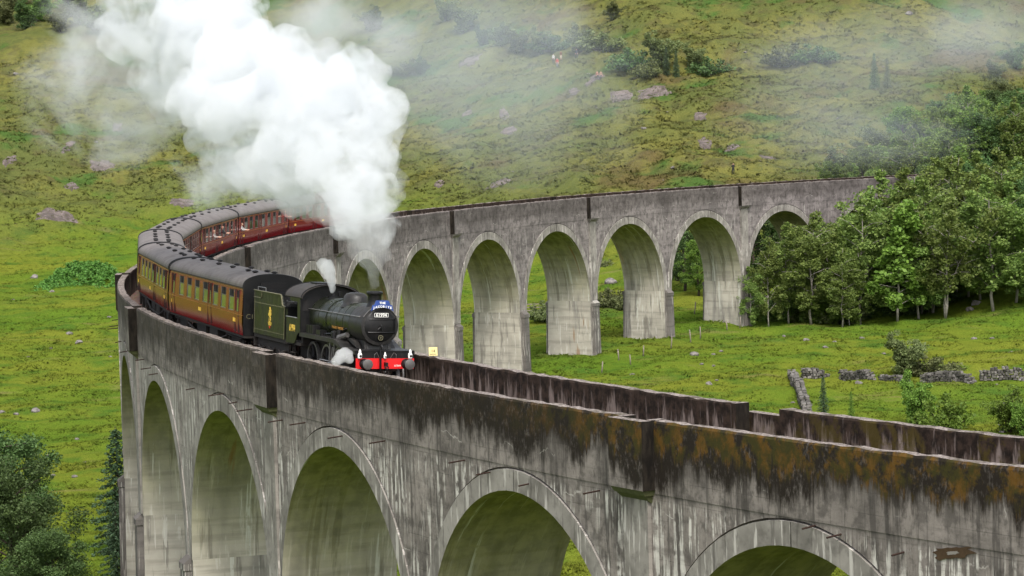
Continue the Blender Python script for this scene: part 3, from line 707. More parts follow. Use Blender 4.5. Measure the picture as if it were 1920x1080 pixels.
    for s in (1, -1):
        mb = MB(); mb.lathe([(0, -.55), (.34, -.55), (.36, -.5), (.36, .5), (.3, .55), (0, .55)], 'x', 24, (1.85, s*.98, .95)); mb.box(1.4, 2.3, s*.6, s*1.22, 1.15, 1.55); O(mb, 'cylinder', B)
        for x in (3.55, 5.2, 7.1): wheel(r, 'driving_wheel', x, s*.75, .76, 14, B, M['steel'])
        wheel(r, 'pony_wheel', 1.15, s*.75, .48, 9, B, M['steel'])
        mb = MB(); mb.box(3.4, 7.25, s*.93, s*.98, .62, .72); 
        for x in (3.55, 5.2, 7.1): mb.lathe([(0, -.07), (.1, -.07), (.1, .07), (0, .07)], 'y', 14, (x, s*.97, .67))
        O(mb, 'coupling_rod', M['steel'])
        mb = MB(); mb.tube([(2.4, s*1.05, .95), (3.1, s*1.05, .95), (5.2, s*1.03, .67)], .05, 6); mb.box(2.4, 3.4, s*1.0, s*1.12, 1.08, 1.14); mb.tube([(3.7, s*1.02, 1.5), (3.75, s*1.05, .9), (5.2, s*1.08, .9)], .035, 6); mb.tube([(3.4, s*1.04, 1.75), (3.45, s*1.04, 1.0)], .05, 6); mb.tube([(3.95, s*1.04, 1.75), (4.0, s*1.05, .9)], .05, 6); O(mb, 'motion_rod', M['steel'])
        mb = MB(); mb.box(3.0, 4.3, s*.98, s*1.06, 1.55, 1.75); O(mb, 'motion_bracket', B)
        # fittings on the running plate
        mb = MB(); mb.box(6.15, 7.0, s*.78, s*1.12, 1.86, 2.22)
        for x in (6.35, 6.6, 6.85): mb.box(x-.015, x+.015, s*1.12, s*1.135, 1.88, 2.2)
        O(mb, 'sand_box', B)
        mb = MB(); mb.box(5.2, 5.75, s*.82, s*1.1, 1.86, 2.08); mb.tube([(5.1, s*.95, 1.95), (4.3, s*.9, 2.0), (3.4, s*.85, 2.1), (2.6, s*.8, 2.3)], .035, 6); mb.lathe([(.0, 1.86), (.14, 1.86), (.14, 2.1), (.06, 2.16), (0, 2.16)], 'z', 14, (3.6, s*1.0, 0)); mb.lathe([(.0, 1.86), (.1, 1.86), (.1, 2.2), (0, 2.22)], 'z', 12, (3.1, s*.95, 0)); O(mb, 'lubricator', B)
        mb = MB(); mb.tube([(2.5, s*.8, 2.05), (3.0, s*1.0, 1.9)], [.11, .13], 10); O(mb, 'ejector_pipe', M['bufsteel'])
        # name on a curved plate beside the smokebox
        o = text('THE GREAT MARQUESS', .15, M['lining'], r, 'name_plate', (3.55, s*.90, 2.27), (R_(90), 0, R_(180) if s > 0 else 0), .004, .95)
        # cab side
        mb = MB(); y0, y1 = s*1.235, s*1.265
        arc = [(7.55-.75*math.sin(t), 1.36+.5-.5*math.cos(t)) for t in np.linspace(0, 0, 1)]
        low = [(7.5, 1.86), (7.7, 1.83), (7.9, 1.7), (8.05, 1.5), (8.2, 1.4), (8.45, 1.36), (9.4, 1.36)]
        mb.prism(low+[(9.4, 2.42), (7.5, 2.42)], y0, y1)
        mb.prism([(7.5, 2.42), (7.85, 2.42), (7.85, 3.12), (8.85, 3.12), (8.95, 3.3), (7.5, 3.3)], y0, y1)
        mb.prism([(9.3, 2.42), (9.4, 2.42), (9.4, 2.7), (9.33, 2.75)], y0, y1)
        cs = O(mb, 'cab_side', GR, r, False)
        mb = MB(); mb.tube([(7.85, s*1.27, 2.44), (9.4, s*1.27, 2.44)], .025, 6); O(mb, 'cab_handrail', M['steel'], cs)
        for x0, x1, z0, z1 in ((7.62, 9.28, 2.33, 2.345), (8.3, 9.28, 1.44, 1.455), (7.62, 7.635, 1.95, 2.34), (9.27, 9.285, 1.45, 2.34)):
            pass
        text('61994', .40, M['yellow'], cs, 'numerals', (8.55, s*1.268, 1.98), (R_(90), 0, R_(180) if s > 0 else 0), .003, .82, bold=.006)
        mb = MB(); mb.box(8.55, 8.8, s*1.0, s*1.25, .55, .6); mb.box(8.55, 8.8, s*1.0, s*1.25, .95, 1.0); mb.box(8.52, 8.56, s*1.1, s*1.14, .5, 1.4); mb.box(8.8, 8.84, s*1.1, s*1.14, .5, 1.4); O(mb, 'cab_step', M['under'])
    # cab front with spectacle windows, roof, back parts
    mb = MB()
    arcp = [(-1.24, 3.3)]+[(1.24*math.sin(t)*1.0, 3.3+.52*(math.cos(t*1.0)-math.cos(1.57))) for t in np.linspace(-1.57, 1.57, 15)]
    out = [(-1.24, 1.86)]+[(1.24*math.sin(t), 3.28+.54*math.cos(t)) for t in np.linspace(-1.5, 1.5, 17)]+[(1.24, 1.86)]
    mb.prism(out, 7.5, 7.55, 0, 'yz'); cf = O(mb, 'cab_front', B, r, False)
    for s in (1, -1):
        mb = MB(); mb.prism([(s*.9, 2.75), (s*1.15, 2.75), (s*1.15, 3.2), (s*1.0, 3.25), (s*.9, 3.2)], 7.485, 7.5, 0, 'yz'); O(mb, 'cab_window', M['dark'], cf)
    mb = MB(); sec = [(1.3*math.sin(t), 3.3+.56*math.cos(t)) for t in np.linspace(-1.56, 1.56, 19)]
    inn = [(y*.97, z-.04) for y, z in sec]
    mb.prism(sec+inn[::-1], 7.2, 9.6, 0, 'yz'); rf = O(mb, 'cab_roof', M['cabroof'], r, 30.)
    mb = MB()
    for x in (7.22, 9.55): mb.tube([(x, y, z+.01) for y, z in sec], .025, 6)
    mb.box(8.1, 8.9, -.4, .4, 3.84, 3.9); O(mb, 'roof_rib', B, rf)
    mb = MB(); mb.box(7.6, 9.5, -1.2, 1.2, 1.3, 1.42); mb.box(7.55, 7.75, -1.1, 1.1, 1.42, 3.0); O(mb, 'cab_floor', M['under'])
    for ch in r.children: ch.location.x -= 4.5
    place(r, 34.5+4.5); return r

def tender():
    r = empty('locomotive_tender', label='dark green tender with a yellow crest behind the locomotive cab', cat='tender')
    x0, x1 = 9.85, 14.95
    def O(mb, name, mat, p=r, sm=30.): return mb.obj(name, mat, p, sm)
    for s in (1, -1):
        mb = MB(); y0, y1 = s*1.2, s*1.25
        mb.prism([(x0, 1.42), (x1, 1.42), (x1, 3.28), (10.45, 3.28), (10.3, 3.2), (10.22, 3.0), (10.12, 2.84), (x0, 2.8)], y0, y1)
        sd = O(mb, 'tender_side', M['green'], r, False)
        mb = MB()
        mb.tube([(x1, s*1.27, 3.28), (10.45, s*1.27, 3.28), (10.3, s*1.27, 3.2), (10.22, s*1.27, 3.0), (10.12, s*1.27, 2.84), (x0, s*1.27, 2.8)], .03, 6)
        mb.box(x0, x1, s*1.25, s*1.262, 2.74, 2.775); mb.box(x0+.05, x1, s*1.25, s*1.258, 1.6, 1.62)
        mb.box(x0+.02, x0+.06, s*1.25, s*1.262, 1.42, 2.74); mb.box(x1-.06, x1-.02, s*1.25, s*1.262, 1.42, 3.26)
        mb.tube([(x1, s*1.27, 2.98), (13.75, s*1.27, 2.98), (13.65, s*1.27, 3.05), (13.63, s*1.27, 3.27)], .018, 5)
        O(mb, 'beading', M['straw'], sd)
        # crest: a lion over a wheel on a shield-like base
        mb = MB(); cx_, cz_, y = 12.25, 2.17, s*1.258
        E = lambda pts, z0=0: mb.prism([(cx_+px_*(1 if s < 0 else -1)*1.9, cz_+pz_) for px_, pz_ in pts], y-.004*s, y+.006*s)
        E([(-.13, .12), (.1, .12), (.13, .2), (.1, .27), (.12, .36), (.06, .4), (.07, .45), (0, .5), (-.05, .46), (-.03, .38), (-.09, .33), (-.07, .26), (-.13, .22)])
        mb.lathe([(.1, -.006), (.15, -.006), (.15, .006), (.1, .006), (.1, -.006)], 'y', 18, (cx_, y, cz_-.03))
        for i in range(4):
            a = i*math.pi/4; mb.box(cx_-.1*abs(math.cos(a))-.008, cx_+.1*abs(math.cos(a))+.008, y-.003, y+.003, cz_-.03-.008, cz_-.03+.008) if i == 0 else None
        for i in range(3): E([(-.15+.02*i, -.16-.05*i), (.15-.02*i, -.16-.05*i), (.15-.02*i, -.19-.05*i), (-.15+.02*i, -.19-.05*i)])
        O(mb, 'crest', M['yellow'], sd)
        mb = MB(); mb.prism([(cx_-.16, cz_-.32), (cx_+.16, cz_-.32), (cx_+.04, cz_-.42), (cx_-.04, cz_-.42)], y-.004*s, y+.006*s); O(mb, 'crest_base', M['red'], sd)
    mb = MB(); mb.box(x1-.05, x1, -1.2, 1.2, 1.42, 3.28); mb.box(x0, x1-.05, -1.2, 1.2, 1.42, 2.5); mb.box(x0, x0+.05, -1.2, 1.2, 2.5, 2.8); mb.box(13.4, 13.46, -1.2, 1.2, 2.5, 3.25); mb.box(13.46, x1-.05, -1.2, 1.2, 2.5, 2.95); O(mb, 'tender_tank', M['loco_black'], r, False)
    mb = MB(); g = random.Random(4)
    for i in range(260):
        x = g.uniform(10.0, 13.3); y = g.uniform(-1.1, 1.1); h = 2.62+.25*(1-(y/1.2)**2)+.1*math.sin(x*2)
        q = g.uniform(.07, .16); c = Vector((x, y, h+g.uniform(-.1, .06)))
        vs = [c+Vector((g.uniform(-q, q) if 0 else q*dx*g.uniform(.6, 1.1), q*dy*g.uniform(.6, 1.1), q*dz*g.uniform(.5, .9))) for dx in (-1, 1) for dy in (-1, 1) for dz in (-1, 1)]
        mb.add(vs, [(0, 1, 3, 2), (4, 6, 7, 5), (0, 4, 5, 1), (2, 3, 7, 6), (0, 2, 6, 4), (1, 5, 7, 3)])
    c_ = O(mb, 'coal', M['coal'], r, False); c_['kind'] = 'stuff'
    mb = MB(); mb.lathe([(0, 3.0), (.28, 3.0), (.28, 3.1), (.2, 3.14), (0, 3.15)], 'z', 18, (14.2, 0, 0)); mb.lathe([(0, 3.0), (.12, 3.0), (.12, 3.12), (0, 3.13)], 'z', 12, (14.2, .7, 0)); O(mb, 'filler_cap', M['loco_black'])
    mb = MB(); mb.tube([(14.93, 1.1, 3.28), (14.93, 1.1, 3.42), (13.6, 1.1, 3.42), (13.6, 1.1, 3.28)], .02, 6); O(mb, 'top_rail', M['steel'])
    mb = MB(); mb.box(9.75, 15.1, -1.2, 1.2, 1.25, 1.42); mb.box(9.8, 15.1, .95, 1.05, .75, 1.25); mb.box(9.8, 15.1, -1.05, -.95, .75, 1.25); mb.box(15.05, 15.15, -1.2, 1.2, .85, 1.27)
    for s in (1, -1):
        for x in (10.7, 12.4, 14.1): mb.box(x-.18, x+.18, s*1.0, s*1.16, .42, .85); mb.tube([(x-.5, s*1.1, .9), (x, s*1.1, .78), (x+.5, s*1.1, .9)], .05, 6)
        mb.box(9.95, 10.3, s*1.0, s*1.24, .5, .54); mb.box(9.95, 10.3, s*1.0, s*1.24, .9, .94)
    O(mb, 'underframe', M['under'])
    for s in (1, -1):
        for x in (10.7, 12.4, 14.1): wheel(r, 'tender_wheel', x, s*.75, .55, 10, M['under'], M['steel'])
    for ch in r.children: ch.location.x -= 12.4
    place(r, 34.5+12.4); return r

CL = 18.95                            # length of a coach body
WX = [5.95, 3.85, 1.75, -.4, -3.0, -4.95, -6.85]
def coach():
    r = empty('railway_coach', label='', cat='railway coach'); h = CL/2
    def O(mb, name, mat, p=r, sm=30.): return mb.obj(name, mat, p, sm)
    yz = [(1.30, 1.22), (1.365, 1.75), (1.375, 2.1), (1.37, 2.22), (1.35, 3.02), (1.335, 3.14), (1.30, 3.34)]
    ops = [(x-.6, x+.6) for x in WX]+[(x-.3, x+.3) for x in (-8.25, 8.25)]+[(-1.85, -1.35)]
    ops.sort(); xs = [-h]+[q for o in ops for q in o]+[h]
    sides = {}
    for s in (1, -1):
        mb = MB()
        for i in range(len(xs)-1):
            hole = i % 2 == 1
            for j in range(len(yz)-1):
                if hole and j in (3, 4): continue
                (ya, za), (yb, zb) = yz[j], yz[j+1]
                mb.quad((xs[i], s*ya, za), (xs[i+1], s*ya, za), (xs[i+1], s*yb, zb), (xs[i], s*yb, zb))
        sides[s] = body = O(mb, 'coach_side', M['maroon'], r, 25.)
        mb = MB()
        mb.box(-h+.1, h-.1, s*1.3, s*1.3785, 2.085, 2.105); mb.box(-h+.1, h-.1, s*1.3, s*1.3365, 3.205, 3.217)
        O(mb, 'lining', M['lining'], body, False)
        mb = MB()
        for xc, n in ((-7.6, 4), (0.9, 5), (8.6, 1)):
            for i in range(n): mb.box(xc+i*.14-.3*(n > 1), xc+i*.14+.1-.3*(n > 1), s*1.3, s*1.377, 1.74, 1.9)
        O(mb, 'side_numerals', M['yellow'], body, False)
    for s in (1, -1):
        for (a, b) in ops:
            wide = b-a > 1; mb = MB()
            y2 = s*1.33
            mb.quad((a-.01, s*1.345, 2.2), (b+.01, s*1.345, 2.2), (b+.01, s*1.328, 2.8), (a-.01, s*1.328, 2.8))
            w = O(mb, 'window', M['glass'], r, False)
            mb = MB(); mb.box(a, b, s*1.29, s*1.315, 2.8, 3.15); 
            if wide: mb.box((a+b)/2-.02, (a+b)/2+.02, s*1.3, s*1.345, 2.82, 3.13)
            O(mb, 'ventilator', M['dark'], w, False)
            mb = MB(); t = .03
            for (p, q, z0, z1) in ((a, b, 2.2, 2.23), (a, b, 2.78, 2.82), (a, a+t, 2.2, 3.14), (b-t, b, 2.2, 3.14)): mb.box(p, q, s*1.32, s*(1.372 if z1 < 2.5 else 1.352), z0, z1)
            O(mb, 'window_frame', M['steel'] if wide else M['wood'], w, False)
        for x in (-8.25, 8.25, -1.6):
            mb = MB()
            for q in (-.42, .42): mb.box(x+q-.012, x+q+.012, s*1.3, s*1.378, 1.3, 3.18)
            mb.box(x-.32, x-.24, s*1.36, s*1.40, 2.0, 2.04); O(mb, 'door_edge', M['dark'], r, False)
    mb = MB(); sec = [(1.35*math.sin(t), 3.32+.58*math.cos(t)**.8) for t in np.linspace(-1.57, 1.57, 25)]
    n = 10
    for i in range(n):
        p, q = -h+CL*i/n, -h+CL*(i+1)/n
        for (ya, za), (yb, zb) in zip(sec, sec[1:]): mb.quad((p, ya, za), (q, ya, za), (q, yb, zb), (p, yb, zb))
    roof = O(mb, 'roof', M['roofgrey'], r, 40.)
    mb = MB()
    for s in (1, -1): mb.box(-h, h, s*1.28, s*1.365, 3.29, 3.335)
    O(mb, 'gutter', M['dark'], roof, False)
    for i in range(6):
        for s in (1, -1):
            x = (-7.9, -6.3, -2.6, .9, 5.2, 7.6)[i]+(.75 if s > 0 else 0); y = s*.36; z = 3.875
            mb = MB(); mb.lathe([(.09, z-.05), (.09, z+.03), (.15, z+.05), (.13, z+.09), (.05, z+.12), (0, z+.12)], 'z', 12, (x, y, 0)); O(mb, 'roof_vent', M['dark'], roof)
    for e in (-1, 1):
        mb = MB(); x = e*h; mb.prism([(y, z) for y, z in sec]+[(1.30, 1.22), (-1.30, 1.22)], x-.02, x+.02, 0, 'yz')
        for q in range(len(sec)-1): mb.tube([(x-e*.01, *[sec[q][0], sec[q][1]+.02]), (x-e*.01, sec[q+1][0], sec[q+1][1]+.02)], .035, 5)
        O(mb, 'end_panel', M['loco_black'], r, False)
    for e in (-1, 1):
        x = e*h; mb = MB(); a, b = sorted((x, x+e*.2)); mb.box(a, b, -.55, .55, 1.2, 3.55); O(mb, 'gangway', M['dark'], r, False)
    mb = MB(); mb.box(-h, h, -1.25, 1.25, 1.1, 1.22); mb.box(-2.6, -.6, -1.15, 1.15, .55, 1.1); mb.box(.6, 2.9, -1.1, 1.1, .62, 1.1); mb.tube([(-5, 1.15, .95), (-2.5, 1.15, .6), (2.5, 1.15, .6), (5, 1.15, .95)], .05, 6); mb.tube([(-5, -1.15, .95), (-2.5, -1.15, .6), (2.5, -1.15, .6), (5, -1.15, .95)], .05, 6)
    O(mb, 'underframe', M['under'], r, False)
    for e in (-1, 1):
        xb = e*6.7
        for s in (1, -1):
            mb = MB()
            mb.prism([(xb-1.7, .75), (xb-1.3, .62), (xb-.6, .5), (xb+.6, .5), (xb+1.3, .62), (xb+1.7, .75), (xb+1.7, .95), (xb-1.7, .95)], s*.98, s*1.06)
            for q in (-1.25, 1.25): mb.box(xb+q-.16, xb+q+.16, s*1.04, s*1.17, .34, .66); mb.tube([(xb+q, s*1.1, .66), (xb+q, s*1.1, .95)], .08, 6)
            mb.box(xb-1.8, xb+1.8, s*1.12, s*1.2, 1.0, 1.04)
            bg_ = O(mb, 'bogie', M['under'], r, False)
            for q in (-1.25, 1.25):
                mb = MB(); mb.lathe([(0, -.07), (.44, -.07), (.46, .07), (0, .05)], 'y', 22, (xb+q, s*.75, .46)); O(mb, 'bogie_wheel', M['steel'], bg_)
    return r

def train():
    locomotive(); tender(); c = coach(); gcx = 'coaches of the steam train'
    names = ['maroon coach coupled behind the tender, first of the train', 'maroon coach at the left edge of the viaduct, second behind the tender',
             'maroon coach at the apex of the curve showing mostly its roof', 'maroon coach just past the apex with its inner side facing the arches',
             'maroon coach on the far side with two passengers leaning out', 'maroon coach on the far side next to the smoke', 'maroon coach almost hidden inside the white smoke']
    P = 19.36
    for i in range(7):
        o = c if i == 0 else copy_tree(c)
        o['label'] = names[i]; o['group'] = gcx; place(o, 34.5+15.95+CL/2+i*P)
        if i == 0: ofirst = o
    text('C1', .3, M['straw'], ofirst, 'letters', (-CL/2-.025, 1.02, 2.05), (R_(90), 0, R_(-90)), .003)
# ------------------------------------------------------------------ vegetation
def leafmat(name, a, b, trans=.25, up=0.):
    k = NT(name); g = k.n('ShaderNodeNewGeometry'); oi = k.n('ShaderNodeObjectInfo'); c = k.coord()
    f = k.math('ADD', k.math('MULTIPLY', g.outputs['Random Per Island'], .6), k.math('MULTIPLY', k.noise(c, .6, 3), .4))
    col = k.mix(k.step(f, .15, .85), a, b)
    hs = k.n('ShaderNodeHueSaturation'); k.l(col, hs.inputs['Color'])
    k.put(hs.inputs['Value'], k.step(oi.outputs['Random'], 0, 1, .8, 1.25)); k.put(hs.inputs['Hue'], k.step(oi.outputs['Random'], 0, 1, .485, .512))
    if up: k.upnormal(up)
    k.done(hs.outputs[0], .6, .25 if not up else .05)
    t = k.n('ShaderNodeBsdfTranslucent'); k.l(hs.outputs[0], t.inputs['Color'])
    mx = k.n('ShaderNodeMixShader'); mx.inputs[0].default_value = trans; k.l(k.b.outputs[0], mx.inputs[1]); k.l(t.outputs[0], mx.inputs[2]); k.l(mx.outputs[0], k.o.inputs[0])
    return k.m
def veg_mats():
    M['birch'] = leafmat('birch_leaves', (.1, .158, .036), (.195, .265, .062), .4)
    M['bright'] = leafmat('fresh_green_leaves', (.075, .14, .018), (.14, .225, .035))
    M['darkleaf'] = leafmat('dark_green_leaves', (.042, .08, .022), (.1, .165, .05), .3)
    M['needle'] = leafmat('conifer_needles', (.03, .058, .028), (.07, .11, .05), .1)
    M['olive'] = leafmat('olive_shrub_leaves', (.085, .108, .036), (.165, .19, .075), .3)
    M['bracken'] = leafmat('bracken_fronds', (.055, .125, .02), (.105, .2, .035))
    M['heather'] = leafmat('heather_and_rushes', (.065, .07, .024), (.1, .1, .03), .35, .8)
    M['bark'] = plain('grey_birch_bark', (.24, .22, .19), .85, .2)
    M['barkd'] = plain('dark_bark', (.06, .048, .036), .9, .2)
    k = NT('grey_rock'); c = k.coord(); n = k.noise(c, 2.2, 5, .6); n2 = k.noise(c, 9, 4)
    k.bump(n2, .6, .08); M['rock'] = k.done(k.mix(k.step(n2, .5, .7), k.mix(k.step(n, .35, .65), (.10, .09, .085), (.22, .2, .19)), (.07, .07, .045)), .9, .2)
    k = NT('pinkish_bare_rock'); c = k.coord(); n = k.noise(c, .8, 5, .65); n2 = k.noise(c, 4, 4)
    k.bump(n2, .7, .12); M['outcrop'] = k.done(k.mix(k.step(n2, .52, .68), k.mix(k.step(n, .35, .65), (.07, .056, .052), (.15, .122, .115)), (.055, .055, .016)), .9, .2)
    M['postwood'] = plain('weathered_post', (.2, .17, .14), .9)

def leaves(g, cl, n, size, flat=.5, zf=.75):
    # cl: cluster centres with radii; many small bent quads spread through them
    idx = g.integers(0, len(cl), n); C = np.array([c[0] for c in cl])[idx]; Rr = np.array([c[1] for c in cl])[idx]
    d = g.normal(size=(n, 3)); d /= np.linalg.norm(d, axis=1)[:, None]; p = C+d*(Rr*g.random(n)**.45)[:, None]*np.array([1, 1, zf])
    s = size*g.uniform(.6, 1.3, n)[:, None]
    a = g.normal(size=(n, 3)); a[:, 2] *= flat; a /= np.linalg.norm(a, axis=1)[:, None]
    b = np.cross(a, g.normal(size=(n, 3))); b /= np.linalg.norm(b, axis=1)[:, None]
    v = np.stack([p-a*s*.6, p+b*s*.38, p+a*s*.6, p-b*s*.38], 1).reshape(-1, 3)
    return v
def quadmesh(name, v, mat, per=4):
    n = len(v)//per; me = bpy.data.meshes.new(name); me.vertices.add(len(v)); me.vertices.foreach_set('co', v.ravel())
    me.loops.add(len(v)); me.loops.foreach_set('vertex_index', np.arange(len(v))); me.polygons.add(n)
    me.polygons.foreach_set('loop_start', np.arange(0, len(v), per)); me.polygons.foreach_set('loop_total', np.full(n, per)); me.update(calc_edges=True)
    me.materials.append(mat); return me
def tree_parts(kind, seed):
    g = np.random.default_rng(seed); q = random.Random(seed); tr = MB(); cl = []
    fine = kind == 'fine'; kind = 'broad' if fine else kind
    if kind in ('birch', 'broad', 'bright', 'multi'):
        H = 10.; stems = 1 if kind != 'multi' else 4
        for s_ in range(stems):
            az = q.uniform(0, 6.28); ln = .25+.35*s_ if kind == 'multi' else q.uniform(.1, .5)
            pts = []; x = y = 0.
            for i in range(9):
                t = i/8; pts.append((ln*math.cos(az)*t*t*4*(.9 if kind == 'multi' else .5)+.12*q.uniform(-1, 1)*(i > 0), ln*math.sin(az)*t*t*4*(.9 if kind == 'multi' else .5)+.12*q.uniform(-1, 1)*(i > 0), H*.93*t*(1 if s_ == 0 else q.uniform(.85, .98))))
            r0 = .105 if kind != 'broad' else .26
            if kind == 'multi': r0 = .085
            tr.tube(pts, [r0*(1-.88*i/8) for i in range(9)], 7)
            for c in range(5): cl.append((tuple(Vector(pts[7]).lerp(Vector(pts[8]), c/4-.2)+Vector((q.gauss(0, .12), q.gauss(0, .12), 0))), .34))
            nb = {'birch': 17, 'multi': 9, 'broad': 26, 'bright': 22}[kind]
            for b in range(nb):
                t = (.17 if kind in ('birch',) else .34 if kind == 'multi' else .16)+(.97-.3)*b/nb if kind in ('birch', 'multi') else .14+.84*b/nb
                i = min(int(t*8), 7); f = t*8-i; P = Vector(pts[i]).lerp(Vector(pts[i+1]), f)
                w = {'birch': 2.7, 'multi': 2.0, 'broad': 3.6, 'bright': 3.0}[kind]
                env = math.sin(min(1, max(0, (t-.08)/.92))**.75*math.pi)**.6 if kind != 'bright' else max(.18, (1-t)**.8*1.15 if t > .25 else .9)
                L = w*max(.25, env)*q.uniform(.65, 1.15); a = b*2.4+q.uniform(-.5, .5); up = q.uniform(.2, .75) if kind != 'bright' else q.uniform(-.1, .35)
                e = P+Vector((math.cos(a)*L, math.sin(a)*L, up*L)); md = P.lerp(e, .5)+Vector((0, 0, .12*L))
                tr.tube([P, md, e], [.035, .02, .006] if kind != 'broad' else [.06, .04, .012], 5, cap=False)
                for c in range(4 if kind != 'broad' else 5):
                    u = .35+.7*c/4; pp = P.lerp(e, u)+Vector((q.gauss(0, .3), q.gauss(0, .3), q.gauss(0, .25)-(.35*u if kind in ('birch', 'multi') else 0)))
                    cl.append((tuple(pp), q.uniform(.35, .75)*(1.25 if kind == 'broad' else 1)))
                    if kind in ('birch', 'multi') and q.random() < .6: cl.append((tuple(pp-Vector((0, 0, q.uniform(.4, .9)))), q.uniform(.25, .45)))
        n = {'birch': 9500, 'multi': 9000, 'broad': 14000, 'bright': 7500}[kind]; sz = {'birch': .19, 'multi': .19, 'broad': .21, 'bright': .32}[kind]
        if fine: n, sz = 34000, .135
        v = leaves(g, cl, n, sz)
    elif kind == 'conifer':
        H = 10.; tr.tube([(0, 0, 0), (.05, 0, 5), (0, .05, 10)], [.16, .09, .015], 7); out = []
        for b in range(105):
            t = .06+.92*b/105; L = 2.5*(1-t)**.8+.15; a = b*2.4+q.uniform(-.3, .3); L *= q.uniform(.75, 1.15)
            P = Vector((0, 0, H*t)); e = P+Vector((math.cos(a)*L, math.sin(a)*L, -.25*L)); tr.tube([P, e], [.035, .01], 4, cap=False)
            for c in range(max(2, int(L*4))):
                u = (c+1)/max(2, int(L*4)); cl.append((tuple(P.lerp(e, u)), .16+.14*L*.3))
        v = leaves(g, cl, 6500, .2, .3)
    elif kind == 'shrub':
        for s_ in range(11):
            a = s_*.57*2+q.uniform(-.4, .4); L = q.uniform(.5, 2.6); hh = q.uniform(2.8, 5.) *(1-.08*L)
            e = Vector((math.cos(a)*L, math.sin(a)*L, hh)); md = e*.5+Vector((0, 0, .3)); tr.tube([(0, 0, 0), md, e], [.09, .055, .015], 5, cap=False)
            for c in range(9): 
                u = .22+.8*c/8; p = Vector((0, 0, 0)).lerp(md, u*2) if u < .5 else md.lerp(e, u*2-1); cl.append(((p.x+q.gauss(0, .32), p.y+q.gauss(0, .32), p.z+q.gauss(0, .25)), q.uniform(.3, .65)))
        v = leaves(g, cl, 8000, .19)
    elif kind == 'low':
        for s_ in range(16):
            a = q.uniform(0, 6.28); L = math.sqrt(q.random())*2.2; hh = (1.9*(1-(L/2.6)**2))*q.uniform(.7, 1.1)
            tr.tube([(0, 0, 0), (math.cos(a)*L*.6, math.sin(a)*L*.6, hh*.55), (math.cos(a)*L, math.sin(a)*L, hh)], [.05, .03, .01], 4, cap=False)
            for c in range(4): cl.append(((math.cos(a)*L*(.4+.2*c), math.sin(a)*L*(.4+.2*c), hh*(.3+.22*c)), q.uniform(.3, .6)))
        v = leaves(g, cl, 3200, .2)
    me_t = tr.obj('trunk', M['barkd'] if kind in ('broad', 'conifer', 'shrub', 'low') else M['bark'], None, True, fixn=False)
    return me_t, v
PROTO = {}
def tree(name, kind, mat, variant, x, y, hgt, label, cat, group=None, widen=1., z=None):
    key = (kind, mat, variant)
    if key not in PROTO:
        t, v = tree_parts(kind, 100+variant*7+hash(kind) % 1 + len(kind)); me = quadmesh('crown', v, M[mat]); tm = t.data; bpy.data.objects.remove(t); PROTO[key] = (tm, me)
    tm, me = PROTO[key]
    r = empty(name, (x, y, (hz(x, y) if z is None else z)-.12), rnd.uniform(0, 6.28), label=label, cat=cat, group=group)
    base = {'shrub': 5., 'low': 2., 'birch': 8.7, 'multi': 8.8}.get(kind, 10.)
    r.scale = (hgt/base*widen, hgt/base*widen, hgt/base)
    link('trunk', tm, r); link('crown', me, r); return r
def spot(u, Y): return float(ray(u, 560)[0]*Y), float(Y)

